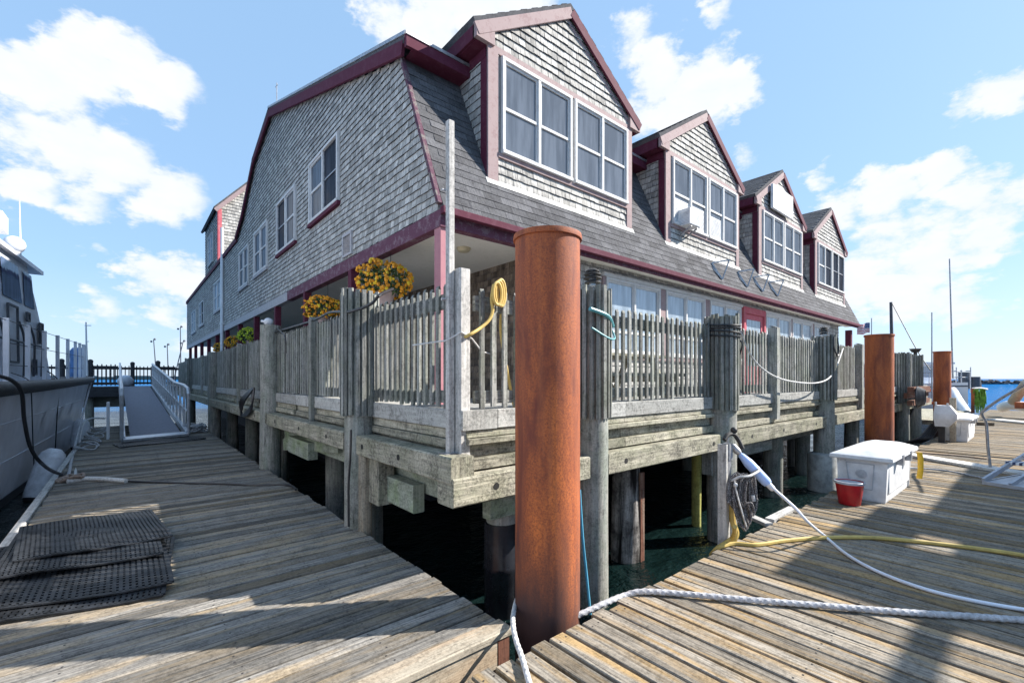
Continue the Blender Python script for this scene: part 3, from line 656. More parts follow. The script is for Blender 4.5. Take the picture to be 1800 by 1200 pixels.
# railing sections
def railing(p, q, label, inward, z0=1.40, z1=2.46, pitch=.112, slope=0.0, mat='rail_wood'):
    p = Vector((*p, 0)); q = Vector((*q, 0)); d = q-p; L = d.length; u = d.normalized(); inn = Vector((*inward, 0))
    t = thing('railing_section', (p.x, p.y, z0), label, 'railing', 'picket railing sections round the deck')
    mb = MB(); n = max(1, int(L/pitch))
    for i in range(n):
        s = (i+.5)*L/n+random.uniform(-.006, .006); c = p+u*s; h = .0235*random.uniform(.92, 1.08)
        a = z0+random.uniform(-.012, .012); b = z1+random.uniform(-.015, .015)
        mb.obox(c+Vector((0, 0, (a+b-.03)/2)), u*h, inn*.0135, (0, 0, (b-.03-a)/2), ch=.002)
        # pointed top
        T = [c-u*h-inn*.0135, c+u*h-inn*.0135, c+u*h+inn*.0135, c-u*h+inn*.0135]
        zz = b-.03; A = [Vector((v.x, v.y, zz)) for v in T]; top0 = Vector(((T[2].x+T[1].x)/2, (T[2].y+T[1].y)/2, b)); top1 = Vector(((T[0].x+T[3].x)/2, (T[0].y+T[3].y)/2, b))
        tn = random.random()
        mb.quad(A[0], A[1], top0, top1, tn); mb.quad(A[3], A[2], top0, top1, tn)
    mb.build('picket_panel', mat, t)
    mb = MB()
    c = inn*.035
    mb.bar(p+c+Vector((0, 0, z1-.14)), q+c+Vector((0, 0, z1-.14)), .04, .13, ch=.004, tone=.5); mb.build('top_rail', mat, t)
    mb = MB(); mb.bar(p+c+Vector((0, 0, z0+.09)), q+c+Vector((0, 0, z0+.09)), .04, .11, ch=.004, tone=.4); mb.build('bottom_rail', mat, t)
XL = DX-.0
L_ = [(3.22, 4.88, 'nearest the deck corner'), (5.22, 6.92, 'just past the nearest slat wrapped pile'), (7.04, 9.16, 'before the bare round pile'), (9.54, 12.64, 'just past the bare round pile'),
      (12.76, 16.46, 'with the flower baskets above its far end'), (16.84, 19.64, 'level with the gangway foot'), (19.76, 23.3, 'beside the upper gangway'), (23.7, 30.2, 'farthest, reaching the cross walk')]
for a, b, s in L_: railing((XL, a), (XL, b), 'picket railing section on the shaded side, '+s, (1, 0), z1=2.47)
R_ = [(2.26, 3.52, 'with the yellow hose hung over it'), (3.90, 6.36, 'just right of the big rust pile'), (6.80, 8.50, 'left half of the hanging rope'), (8.68, 10.98, 'right of the square post'),
      (11.4, 13.94, 'beyond the lantern pile')]
for a, b, s in R_: railing((a, DY+.02), (b, DY+.02), 'picket railing section on the sunny side, '+s, (0, 1), z1=2.43, pitch=.116)

# ================================================================== BUILDING
BX, BY = 3.10, 5.10; X2 = 22.9
EAVE = 3.84; MT = (6.12, 6.36); RIDGE = (13.9, 9.02)
bd = thing('shingled_building', (BX, BY, 1.25), 'long grey shingled building with red trim and four gabled dormers, on the pier', 'building')
prof = [(5.06, EAVE), MT, RIDGE, (16.1, 8.44), (17.9, 7.25), (19.0, 6.78)]
# gable wall (x = BX)
gw = [(5.12, EAVE), (6.14, 6.34), (13.9, 8.93), (16.1, 8.35), (17.9, 7.18), (19.0, 6.72), (37.5, 6.72), (37.5, EAVE)]
wins = [(8.72, 10.50, 5.02, 6.34), (11.6, 13.35, 4.93, 6.28), (14.45, 16.2, 4.84, 6.18), (17.1, 18.7, 4.8, 6.1), (22.8, 24.8, 4.65, 5.95), (28.5, 30.4, 4.5, 5.75), (32.0, 34.3, 4.4, 5.7)]
mb = MB(); mb.prism([(BX, y, z) for y, z in gw], (.12, 0, 0), .3); mb.build('side_wall', 'shingle', bd)
mb = MB(); hl = [(a-.03, b+.03, c-.03, d+.03) for a, b, c, d in wins]
# plane coordinates: s = y, t = z
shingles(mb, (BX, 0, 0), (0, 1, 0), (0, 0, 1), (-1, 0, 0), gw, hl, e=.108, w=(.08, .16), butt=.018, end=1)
mb.build('side_shingles', ['shingle', 'shingle_butt_shade'], bd)
def window_unit(O, S, Nn, w, h, n=2, mat='window_glass', parent=bd, dark=(), meet=.5, name='window', sillmat=None, blinds=()):
    """O lower left corner on the wall face, S along the wall, Nn outward"""
    O = Vector(O); S = Vector(S); Nn = Vector(Nn); Z = Vector((0, 0, 1))
    mb = MB()
    def b(s0, s1, z0, z1, n0, n1): mb.obox(O+S*(s0+s1)/2+Z*(z0+z1)/2+Nn*(n0+n1)/2, S*(s1-s0)/2, Z*(z1-z0)/2, Nn*(n1-n0)/2, ch=.004)
    f = .055
    b(0, w, h-f, h, .0, .06); b(0, w, 0, f, .0, .075); b(0, f, f, h-f, 0, .06); b(w-f, w, f, h-f, 0, .06)
    cw = (w-2*f)/n
    for i in range(1, n): b(f+i*cw-.03, f+i*cw+.03, f, h-f, 0, .055)
    for i in range(n):
        a = f+i*cw+(.03 if i else 0); c = f+(i+1)*cw-(.03 if i < n-1 else 0)
        if i in dark: continue
        zm = h*meet
        b(a, c, zm-.025, zm+.025, 0, .035)
        for (q0, q1) in ((a, a+.03), (c-.03, c)): b(q0, q1, f, zm-.025, 0, .02); b(q0, q1, zm+.025, h-f, 0, .035)
        b(a+.03, c-.03, f, f+.04, 0, .02); b(a+.03, c-.03, h-f-.035, h-f, 0, .035)
    o = mb.build(name, 'white_frame', parent)
    for i in range(n):
        g = MB(); a = f+i*cw; c = a+cw
        g.quad(O+S*a+Z*f+Nn*.012, O+S*c+Z*f+Nn*.012, O+S*c+Z*(h-f)+Nn*.012, O+S*a+Z*(h-f)+Nn*.012, .5)
        p = g.build('pane', 'screen_glass' if i in dark else mat, o)
        if i in dark:
            g = MB(); q0, q1 = a+.03, c-.01
            for (s0, s1, z0, z1) in ((q0, q0+.025, f, h-f), (q1-.025, q1, f, h-f), (q0, q1, h*.5-.012, h*.5+.012)):
                g.obox(O+S*(s0+s1)/2+Z*(z0+z1)/2+Nn*.022, S*(s1-s0)/2, Z*(z1-z0)/2, Nn*.008)
            g.build('screen_frame', 'galvanised', o)
    for (i, z0, z1) in blinds:
        g = MB(); a = f+i*cw+.06; c = f+(i+1)*cw-.06; k = int((z1-z0)/.03)
        for j in range(k): g.obox(O+S*(a+c)/2+Z*(z0+j*.03)+Nn*.016, S*(c-a)/2, Z*.009, Nn*.002)
        g.build('blind', 'box_white', o)
    return o
for i, (a, b_, c, d) in enumerate(wins):
    # outward -x, S along -y so that the first pane is the far one
    window_unit((BX-.004, b_, c), (0, -1, 0), (-1, 0, 0), b_-a, d-c, 2, 'window_glass' if i < 4 else 'bright_glass', dark=(1,) if i in (0, 5) else ((0,) if i == 1 else ()))
    mb = MB(); mb.box(BX-.075, BX+.01, a-.05, b_+.05, c-.075, c-.003, ch=.004); mb.build('window_sill', 'red_trim' if i < 2 else 'grey_fascia', bd)
# vent louvre
mb = MB(); mb.box(BX-.05, BX+.01, 8.05, 8.1, 3.88, 4.30); mb.box(BX-.05, BX+.01, 8.45, 8.5, 3.88, 4.30); mb.box(BX-.05, BX+.01, 8.1, 8.45, 4.25, 4.30); mb.box(BX-.05, BX+.01, 8.1, 8.45, 3.88, 3.92)
for i in range(9): mb.obox((BX-.02, 8.275, 3.94+i*.034), (.02, 0, -.012), (0, .175, 0), (.002, 0, .004))
mb.build('louvre_vent', 'grey_fascia', bd)
mb = MB(); mb.box(BX-.012, BX+.0, 8.1, 8.45, 3.92, 4.25); mb.build('vent_opening', 'interior_dark', bd)
# roof prism
mb = MB()
def slab(p, q, th, x0, x1, mat=None, tone=.5):
    (ya, za), (yb, zb) = p, q; d = Vector((0, yb-ya, zb-za)).normalized(); n = Vector((0, -d.z, d.y))
    mb.prism([(x0, ya, za), (x0, yb, zb), (x0, yb-n.y*th, zb-n.z*th), (x0, ya-n.y*th, za-n.z*th)], (x1-x0, 0, 0), tone)
slab((5.0, EAVE-.02), MT, .1, BX+.0, X2); slab((5.86, 6.50), (RIDGE[0], RIDGE[1]+.13), .12, BX-.12, X2+.1); slab((RIDGE[0], RIDGE[1]+.13), (16.15, 8.5), .12, BX-.12, X2); slab((16.15, 8.52), (17.95, 7.32), .1, BX-.1, X2); slab((17.95, 7.33), (19.05, 6.86), .1, BX-.1, X2)
mb.box(BX-.06, 12, 19.06, 37.6, 6.73, 6.82)
mb.build('roof', 'asphalt_shingle', bd)
# mansard courses (plane coords: s = x, t = up the slope)
dvec = Vector((0, MT[0]-5.0, MT[1]-(EAVE-.02))); sl = dvec.length; dv = dvec/sl; dn = Vector((0, -dv.z, dv.y))
DYF = 5.36   # dormer front plane
DC = [5.83, 10.62, 15.46, 20.27]; HW = 1.76
def slope_t(y): return (y-5.0)/dv.y
mb = MB()
mp = [(BX, 0), (X2, 0), (X2, sl), (BX, sl)]
shingles(mb, (0, 5.0, EAVE-.02), (1, 0, 0), dv, dn, mp, [(c-HW+.02, c+HW-.02, slope_t(DYF)+.0, sl+.2) for c in DC], e=.135, w=(.28, .31), butt=.008, jit=.001, gap=.004, bond=True)
mb.build('mansard_shingles', 'asphalt_shingle', bd)
mb = MB(); mb.box(BX+.12, X2-.05, 6.2, 6.3, EAVE, 6.4); mb.box(BX+.2, X2-.05, 5.2, 19, EAVE-.01, EAVE+.05); mb.box(X2-.1, X2-.02, 6.3, 18, EAVE, 6.4); mb.prism([(X2-.02, y, z) for y, z in gw[:6]]+[(X2-.02, 19, EAVE)], (.06, 0, 0)); mb.box(BX+.1, 12, 37.4, 37.5, EAVE, 6.7); mb.box(11.9, 12, 19, 37.5, 1.25, 6.72)
mb.build('inner_walls', 'interior_dark', bd)
# gable edge trim
mb = MB()
mb.bar((BX-.045, 5.05, EAVE+.05), (BX-.045, 6.08, 6.30), .05, .07, up=(1, 0, 0), ch=.005); mb.build('corner_trim', 'edge_paint', bd)
mb = MB()
def rake(p, q, w_, x=BX-.10):
    mb.bar((x, p[0], p[1]), (x, q[0], q[1]), .05, w_, up=(-1, 0, 0) if False else (0, 0, 1), ch=.004)
rake((5.93, 6.34), (13.92, 8.96), .20); rake((13.92, 8.95), (16.12, 8.37), .17); rake((16.12, 8.37), (17.93, 7.17), .15); rake((17.93, 7.17), (19.05, 6.72), .13)
mb.build('rake_board', 'red_trim', bd)
mb = MB()   # upper eave fascia between dormers
mb.box(BX-.12, X2, 5.80, 5.86, 6.30, 6.48, ch=.004); mb.box(BX+.0, X2, 5.865, 6.16, 6.31, 6.33); mb.build('upper_fascia', 'red_trim', bd)
mb = MB(); mb.bar((BX-.128, 5.82, 6.49), (BX-.128, 13.93, 9.12), .02, .05); mb.box(BX-.13, X2, 5.785, 5.80, 6.455, 6.50); mb.build('metal_drip_edge', 'galvanised', bd)
mb = MB(); mb.box(BX-.02, 18.9, 19.0, 19.01, 6.7, 6.71); mb.bar((BX-.05, 19.1, 6.70), (BX-.05, 37.5, 6.70), .04, .14); mb.build('wing_fascia', 'red_trim', bd)
# lower beams and fascia
mb = MB(); mb.box(BX-.02, BX+.13, 5.06, 12.4, 3.61, 3.835, ch=.005); mb.build('porch_beam', 'red_beam', bd)
mb = MB(); mb.box(BX-.02, BX+.13, 12.41, 37.5, 3.61, 3.835, ch=.005); mb.build('porch_beam', 'grey_fascia', bd)
mb = MB(); mb.box(BX+.14, 5.6, 5.10, 5.24, 3.63, 3.815, ch=.005); mb.box(5.6, X2, 5.06, 5.12, 3.72, 3.82); mb.build('front_beam', 'red_beam', bd)
mb = MB(); mb.box(BX-.03, X2+.05, 4.965, 5.045, 3.76, 3.85, ch=.004); mb.build('drip_edge', 'red_trim', bd)
mb = MB(); mb.box(BX+.05, 5.5, 5.2, 37.4, 3.825, 3.845); mb.box(5.4, X2, 5.05, 5.5, 3.79, 3.82); mb.build('porch_ceiling', 'ceiling_paint', bd)
def post(x, y, s=.15, mat='red_trim'):
    m2 = MB(); m2.box(x-s/2, x+s/2, y-s/2, y+s/2, 1.24, 3.612, ch=.006); m2.build('porch_post', mat, bd)
for y in (8.2, 10.98, 13.66, 16.3, 19.0, 21.8, 24.5, 27.3, 30.1, 33, 36): post(BX+.055, y)
post(BX+.07, 5.165, .155, 'pink_post')
post(22.5, 5.3, .2)
# ground floor walls
GX, GY = 5.46, 5.47
mb = MB(); mb.box(GX, GX+.1, GY+.1, 37.3, 1.24, 3.825); mb.build('porch_wall', 'brown_shingle', bd)
mb = MB(); shingles(mb, (GX, 0, 0), (0, 1, 0), (0, 0, 1), (-1, 0, 0), [(GY, 1.25), (20, 1.25), (20, 3.82), (GY, 3.82)], [(8.0, 9.6, 1.25, 3.3), (11, 12.4, 2.0, 3.3)], e=.13, w=(.1, .18), butt=.014)
mb.build('porch_wall_shingles', 'brown_shingle', bd)
FW_ = [(1.266, 1.604), (1.646, 1.966), (2.012, 2.33), (2.639, 3.005), (3.03, 3.38), (3.42, 3.72)]
fw = [(a*GY, b*GY) for a, b in FW_]; door = (2.37*GY, 2.60*GY)
mb = MB(); mb.box(GX, 21.75, GY, GY+.1, 1.24, 3.79, tone=.5)
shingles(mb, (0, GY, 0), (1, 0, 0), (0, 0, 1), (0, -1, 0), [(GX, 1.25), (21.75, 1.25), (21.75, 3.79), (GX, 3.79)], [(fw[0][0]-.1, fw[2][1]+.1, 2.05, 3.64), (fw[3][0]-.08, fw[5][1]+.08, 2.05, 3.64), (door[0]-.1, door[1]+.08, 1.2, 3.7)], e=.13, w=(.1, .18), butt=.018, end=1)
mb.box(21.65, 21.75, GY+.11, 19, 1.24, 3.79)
mb.build('front_wall', ['shingle', 'shingle_butt_shade'], bd)
for i, (a, b_) in enumerate(fw):
    window_unit((a, GY-.005, 2.12), (1, 0, 0), (0, -1, 0), b_-a, 1.46, 2, 'bright_glass', meet=.3)
mb = MB(); mb.box(fw[0][0]-.08, fw[2][1]+.08, GY-.07, GY, 3.585, 3.655, ch=.004); mb.box(fw[3][0]-.08, fw[5][1]+.08, GY-.07, GY, 3.585, 3.655, ch=.004); mb.build('window_header', 'white_frame', bd)
mb = MB()
for i in (0, 1, 3, 4): mb.box(fw[i][1]+.01, fw[i+1][0]-.01, GY-.05, GY, 2.1, 3.58)
mb.box(fw[0][0]-.09, fw[0][0]-.01, GY-.05, GY, 2.1, 3.58); mb.box(fw[0][0]-.09, fw[2][1]+.08, GY-.06, GY, 2.03, 2.11); mb.box(fw[3][0]-.08, fw[5][1]+.08, GY-.06, GY, 2.03, 2.11)
mb.build('window_mullions', 'pale_trim', bd)
mb = MB(); x0, x1 = door
mb.box(x0-.1, x0+.0, GY-.09, GY-.002, 1.25, 3.62); mb.box(x1, x1+.1, GY-.09, GY-.002, 1.25, 3.62); mb.box(x0, x1, GY-.09, GY-.002, 3.45, 3.62); mb.box(x0+.01, x0+.14, GY-.05, GY-.002, 1.27, 3.44); mb.box(x1-.14, x1-.01, GY-.05, GY-.002, 1.27, 3.44); mb.box(x0+.14, x1-.14, GY-.05, GY-.002, 3.3, 3.44); mb.box(x0+.14, x1-.14, GY-.05, GY-.002, 1.27, 2.0)
dr = mb.build('door', 'pink_door', bd)
mb = MB(); mb.quad((x0+.14, GY-.03, 2.0), (x1-.14, GY-.03, 2.0), (x1-.14, GY-.03, 3.3), (x0+.14, GY-.03, 3.3)); mb.build('pane', 'bright_glass', dr)
# porch ceiling light
mb = MB(); c = onD(815, 441, 7.6); mb.lathe((c.x, c.y, 3.825), [(.12, 0), (.12, -.02), (.09, -.06), (.001, -.07)], n=20); mb.build('ceiling_light', 'lamp_shell', bd, True)
# --- dormers
def dormer(xc, k):
    x0, x1 = xc-HW, xc+HW; YF = DYF; zb = 4.60; ze = 6.66; OH = 2.01; zt = 8.02; eh = 6.76
    face = MB(); sh = MB()
    gp = [(x0, zb), (x1, zb), (x1, 6.88), (xc, 7.99), (x0, 6.88)]
    face.prism([(x, YF, z) for x, z in gp], (0, .1, 0)); 
    wl, wr = x0+.26, x1-.16
    dor = face.build('dormer', 'shingle', bd)
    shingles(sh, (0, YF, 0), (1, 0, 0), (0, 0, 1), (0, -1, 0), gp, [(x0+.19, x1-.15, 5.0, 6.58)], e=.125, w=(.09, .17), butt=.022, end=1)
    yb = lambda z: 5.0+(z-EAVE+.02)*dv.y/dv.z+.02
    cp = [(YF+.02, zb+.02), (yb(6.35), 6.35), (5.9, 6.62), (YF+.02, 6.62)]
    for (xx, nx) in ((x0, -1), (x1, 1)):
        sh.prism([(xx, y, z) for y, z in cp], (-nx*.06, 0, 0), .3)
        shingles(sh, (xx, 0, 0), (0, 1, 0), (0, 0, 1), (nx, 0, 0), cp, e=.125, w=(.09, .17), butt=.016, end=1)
    sh.build('dormer_shingles', ['shingle', 'shingle_butt_shade'], dor)
    # roof slabs
    rf = MB(); ys0, ys1 = YF-.04, 11.6; th = .07
    for sg in (-1, 1):
        a = Vector((xc+sg*OH, 0, eh)); b_ = Vector((xc, 0, zt)); d = (b_-a).normalized(); n = Vector((-d.z*1, 0, d.x)) if sg < 0 else Vector((-d.z, 0, d.x))
        if n.z < 0: n = -n
        rf.prism([(a.x, ys0, a.z), (b_.x, ys0, b_.z), (b_.x, ys0, b_.z+th*1.1), (a.x+n.x*th, ys0, a.z+n.z*th)], (0, ys1-ys0, 0), .5)
        shingles(rf, a+n*th, (0, 1, 0), d, n, [(ys0, 0), (ys1, 0), (ys1, (b_-a).length), (ys0, (b_-a).length)], e=.135, w=(.28, .31), butt=.007, jit=.001, gap=.004, bond=True)
    rf.build('dormer_roof', 'asphalt_shingle', dor)
    # rake boards in sunlight, side fascias in red
    pl = MB(); rd = MB()
    for sg in (-1, 1):
        a = Vector((xc+sg*OH, YF-.04, eh-.10)); b_ = Vector((xc+sg*.0, YF-.04, zt-.10)); d = (b_-a).normalized()
        if sg < 0: pl.bar(a+Vector((0, -.02, .0)), b_+Vector((0, -.02, .0)), .035, .17, ch=.004)
        else:
            rd.bar(a+Vector((0, -.023, .0)), b_+Vector((0, -.023, .0)), .04, .17, ch=.004)
            pl.bar(a+Vector((-.14, .03, -.09)), b_+Vector((-.12, .03, -.09)), .02, .06)
        rd.bar(a+Vector((-sg*.02, .03, .03)), b_+Vector((0, .03, .03)), .06, .03)
    tri = MB()
    for sg in (-1, 1):    # cornice returns
        xa = xc+sg*OH; xb = xc+sg*(HW-.08)
        pl.prism([(xa, YF-.07, eh-.2), (xb, YF-.07, eh-.2), (xb, YF-.07, eh+.06), (xa, YF-.07, eh-.02)], (0, .10, 0))
        rd.box(min(xa, xa-sg*.04), max(xa, xa-sg*.04), YF+.0, 6.9, eh-.2, eh+.01)
        rd.box(min(xa-sg*.04, xc+sg*HW), max(xa-sg*.04, xc+sg*HW), YF+.0, 6.6, eh-.21, eh-.17)
        xx = xc+sg*HW
        rd.box(min(xx, xx+sg*.03), max(xx, xx+sg*.03), YF+.02, 6.3, 6.40, eh-.215)        # frieze on the cheek
        rd.box(min(xx, xx+sg*.03), max(xx, xx+sg*.03), YF-.0, YF+.14, zb-.02, 6.39)       # corner board, cheek side
        cb = (xx-.02, xx+.17) if sg < 0 else (xx-.14, xx+.02)
        pl.box(cb[0], cb[1], YF-.035, YF-.002, zb-.02, 6.60)
    pl.box(x0+.17, x1-.14, YF-.035, YF, 6.50, 6.60); 
    pl.box(x0+.17, x1-.14, YF-.045, YF, 4.96, 5.03)
    pl.build('trim_boards', 'pale_trim', dor); rd.build('side_trim', 'red_trim', dor)
    fl = MB(); fl.obox((xc, YF-.045, zb-.045), (HW+.06, 0, 0), Vector((0, dv.y, dv.z))*.05, dn*.006); fl.build('flashing', 'white_board', dor)
    wm = (wl+wr)/2
    u = [(wl-.03, wm-.035), (wm+.035, wr+.01)]
    for q, (a, b_) in enumerate(u):
        dk = ()
        if k == 3: dk = ((1,), (0, 1))[q]
        bl = []
        if k == 0 and q == 0: bl = []
        if k == 1: bl = [(0, .08, .62), (1, .08, .62)] if q == 0 else [(0, .08, .6)]
        if k == 2: bl = []
        window_unit((a, YF-.012, 5.03), (1, 0, 0), (0, -1, 0), b_-a, 1.46, 2, 'window_glass', dark=dk, blinds=bl, meet=.48)
for k, xc in enumerate(DC): dormer(xc, k)
# tower
TY0, TY1 = 23.9, 28.3; TX1 = 6.9; TM = (BX+TX1)/2
mb = MB(); mb.box(BX+.02, TX1, TY0, TY1, 6.6, 9.27, tone=.3); mb.prism([(BX+.02, TY0, 9.27), (TX1, TY0, 9.27), (TM, TY0, 11.35)], (0, TY1-TY0, 0), .3)
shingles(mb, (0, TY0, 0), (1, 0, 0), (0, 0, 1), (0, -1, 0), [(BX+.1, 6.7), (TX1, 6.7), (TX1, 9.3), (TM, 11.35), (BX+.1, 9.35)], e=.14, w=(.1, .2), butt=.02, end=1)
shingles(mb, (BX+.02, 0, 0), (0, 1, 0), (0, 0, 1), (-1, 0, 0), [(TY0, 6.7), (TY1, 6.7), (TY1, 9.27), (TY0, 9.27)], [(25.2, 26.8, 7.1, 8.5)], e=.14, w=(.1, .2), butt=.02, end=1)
tw = mb.build('roof_tower', ['shingle', 'shingle_butt_shade'], bd)
mb = MB(); mb.box(BX-.02, BX+.14, TY0-.05, TY0-.025, 6.8, 9.2); mb.box(BX-.02, BX+.015, TY0-.05, TY0+.12, 6.8, 9.2); mb.build('corner_board', 'pink_door', tw)
mb = MB()
for sg in (-1, 1):
    a = Vector((TM+sg*(TM-BX+.14), TY0-.15, 9.13)); b_ = Vector((TM, TY0-.15, 11.43)); mb.bar(a+Vector((0, (TY1-TY0)/2+.15, .06)), b_+Vector((0, (TY1-TY0)/2+.15, .06)), TY1-TY0+.3, .09)
mb.build('tower_roof', 'asphalt_shingle', tw)
mb = MB(); mb.bar((BX-.12, TY0-.17, 9.06), (TM, TY0-.17, 11.33), .04, .16); mb.build('tower_rake', 'pale_trim', tw)
window_unit((BX-.002, 26.8, 7.1), (0, -1, 0), (-1, 0, 0), 1.6, 1.4, 2, 'bright_glass')
# downspout
mb = MB(); mb.cyl((BX-.08, 22.2, 2.7), (BX-.08, 22.2, 7.9), .06, n=12); mb.box(BX-.15, BX, 22.1, 22.3, 3.9, 3.95); mb.build('vent_pipe', 'boat_white', bd, True)
mb = MB(); mb.cyl((BX+.1, 13.95, 9.0), (BX+.1, 13.95, 9.9), .012, n=6); mb.cyl((BX+.1, 13.85, 9.8), (BX+.1, 14.1, 9.85), .01, n=6); mb.build('roof_aerial', 'galvanised', bd)

t = thing('picnic_table', (5.6, 4.2, 1.25), 'weathered picnic table standing on the deck behind the sunny railing', 'table')
mb = MB()
for i in range(5): mb.box(4.7, 6.6, 3.92+i*.15, 4.06+i*.15, 1.97, 2.01, ch=.004)
mb.build('table_top', 'timber', t)
for y_ in (3.62, 4.72):
    mb = MB(); mb.box(4.7, 6.6, y_, y_+.25, 1.68, 1.72, ch=.004); mb.build('bench', 'timber', t)
for x_ in (5.0, 6.3):
    mb = MB(); mb.bar((x_, 4.05, 1.97), (x_, 3.72, 1.25), .04, .09); mb.bar((x_, 4.5, 1.97), (x_, 4.85, 1.25), .04, .09); mb.bar((x_+.045, 3.62, 1.64), (x_+.045, 4.97, 1.64), .04, .09); mb.build('leg_frame', 'timber', t)
# blank signboard on the third dormer
t = thing('signboard', (DC[2], DYF-.2, 6.6), 'blank white signboard fixed on the gable of the third dormer', 'sign')
a = onY(1356, 372, DYF-.12); b_ = onY(1391, 395, DYF-.12)
mb = MB(); mb.box(a.x, b_.x, DYF-.17, DYF-.10, 6.62, 7.32, ch=.004, tone=.9); mb.build('board', 'box_white', t)
mb = MB(); mb.box(a.x+.2, a.x+.3, DYF-.10, DYF, 6.7, 7.2); mb.box(b_.x-.3, b_.x-.2, DYF-.10, DYF, 6.7, 7.2); mb.build('bracket', 'dark_iron', t)
# air conditioner
t = thing('air_conditioner', (10.4, 5.1, 5.0), 'white box air conditioner in a window of the second dormer', 'air conditioner')
x0 = onY(1213, 385, DYF-.3).x; mb = MB(); mb.box(x0, x0+.46, DYF-.30, DYF+.0, 5.03, 5.38, ch=.012); mb.build('case', 'box_white', t)
mb = MB()
for i in range(9): mb.box(x0-.004, x0+.003, DYF-.27, DYF-.06, 5.06+i*.03, 5.07+i*.03)
for i in range(11): mb.box(x0+.04, x0+.42, DYF-.304, DYF-.298, 5.06+i*.027, 5.068+i*.027)
mb.build('grille', 'box_line', t)
mb = MB(); mb.bar((x0+.1, DYF-.28, 5.0), (x0+.1, DYF, 4.85), .03, .03); mb.bar((x0+.36, DYF-.28, 5.0), (x0+.36, DYF, 4.85), .03, .03); mb.build('bracket', 'galvanised', t)
# roof brackets
for i, (px, lab) in enumerate([(1274, 'first, below the second dormer'), (1318, 'second, left of the third dormer'), (1345, 'third, at the corner of the third dormer'), (1371, 'fourth, below the third dormer')]):
    x = onY(px, 480, 5.0).x
    t = thing('steel_bracket', (x, 5.0, 4.0), 'triangular steel bracket on the roof slope, '+lab, 'bracket', 'triangular steel brackets on the lower roof')
    mb = MB(); A = Vector((x, 5.06, 4.02)); B = Vector((x+.12, 4.95, 4.48)); C = Vector((x-.16, 5.24, 4.42))
    for p, q in ((A, B), (B, C), (C, A)): mb.bar(p, q, .028, .028)
    A2, C2 = A+Vector((-.05, .0, .02)), C+Vector((-.06, .03, -.02)); mb.bar(A2, C2, .028, .028)
    mb.build('frame', 'galvanised', t)

# hanging baskets
def basket(y, z, r, fm, label, x=BX-.02, pot='pot_clay', second=None):
    t = thing('flower_basket', (x, y, z), label, 'flower basket', 'hanging flower baskets along the porch')
    rnd = random.Random(int(y*10))
    mb = MB(); mb.lathe((x, y, z-r*1.0), [(.001, 0), (r*.30, 0), (r*.44, r*.5), (r*.46, r*.52)], n=18); mb.build('pot', pot, t, True)
    mb = MB()
    for i in range(520):
        u = rnd.uniform(-.85, 1); a = rnd.uniform(0, 6.283); q = math.sqrt(1-u*u*.9) if abs(u) < 1 else 0; rr = r*rnd.uniform(.6, .98)
        c = Vector((x+q*math.cos(a)*rr*1.12, y+q*math.sin(a)*rr*1.12, z+u*rr*.78)); s_ = r*.09
        e = Vector((rnd.uniform(-1, 1), rnd.uniform(-1, 1), rnd.uniform(-1, 1))).normalized(); f = e.cross(Vector((rnd.uniform(-1, 1), 1, .3))).normalized()
        mb.quad(c-e*s_, c-f*s_*.5, c+e*s_, c+f*s_*.5, rnd.random())
    mb.build('foliage', 'leaf_green', t)
    mb = MB()
    for i in range(520):
        u = rnd.uniform(-.85, 1); a = rnd.uniform(0, 6.283); q = math.sqrt(max(0, 1-u*u))
        if mnoise.noise(Vector((q*math.cos(a), q*math.sin(a), u))*2.2+Vector((y, 0, 0))) < -.24: continue
        rr = r*(1+.28*mnoise.noise(Vector((q*math.cos(a), q*math.sin(a), u))*3+Vector((y, 0, 0))))
        c = Vector((x+q*math.cos(a)*rr*1.14, y+q*math.sin(a)*rr*1.14, z+u*rr*.82))
        mb.sphere(c, r*rnd.uniform(.055, .085), 6, 4, rnd.random(), mi=0 if rnd.random() < .75 else 1)
    mb.build('blooms', [fm, second or 'flower_yellow'], t, True)
    mb = MB(); mb.cyl((x+.1, y, z+r*.6), (x+.1, y, 3.64), .006, n=6); mb.build('hanger', 'dark_iron', t)
basket(6.72, 3.16, .36, 'flower_orange', 'large basket of orange chrysanthemums nearest the porch corner')
basket(9.66, 3.08, .31, 'flower_orange', 'basket of orange chrysanthemums, second from the porch corner', second='flower_yellow')
basket(16.9, 3.04, .30, 'flower_lime', 'basket of bright lime yellow chrysanthemums', second='flower_lime')
basket(19.6, 3.0, .27, 'flower_orange', 'small orange basket right beyond the lime yellow one')
basket(22.7, 2.95, .27, 'flower_orange', 'farthest small orange basket beside the downspout')

# hose hung on the rail, strings
t = thing('fire_hose', (2.5, DY-.05, 2.4), 'folded yellow fire hose hung over the railing behind the big rust pile', 'hose')
mb = MB()
for k in range(3):
    c = onY(880-5*k, 515+k, DY-.02)+Vector((0, -.012*k, 0)); mb.tube([c+Vector((math.cos(a_)*.045, -.01, math.sin(a_)*(.115-.01*k))) for a_ in [i*2*math.pi/12 for i in range(13)]], .013, 8, sub=3)
mb.tube([onY(px, py, DY-.03) for px, py in ((868, 500), (864, 525), (866, 545), (860, 562), (845, 576), (822, 590))]+[onY(806, 594, DY+.16)], .014, 8)
mb.tube([onY(px, py, DY+.05) for px, py in ((884, 530), (880, 570), (884, 610), (893, 660), (906, 725))], .014, 8)
mb.build('hose_loop', 'hose_fire', t, True)
t = thing('black_hose', (DX, 5, 2.4), 'black hose draped along the shaded railing and round the nearest pile top', 'hose')
mb = MB(); q = [onX(px, py, DX-.28) for px, py in ((668, 518), (655, 532), (640, 540), (625, 545), (612, 548))]
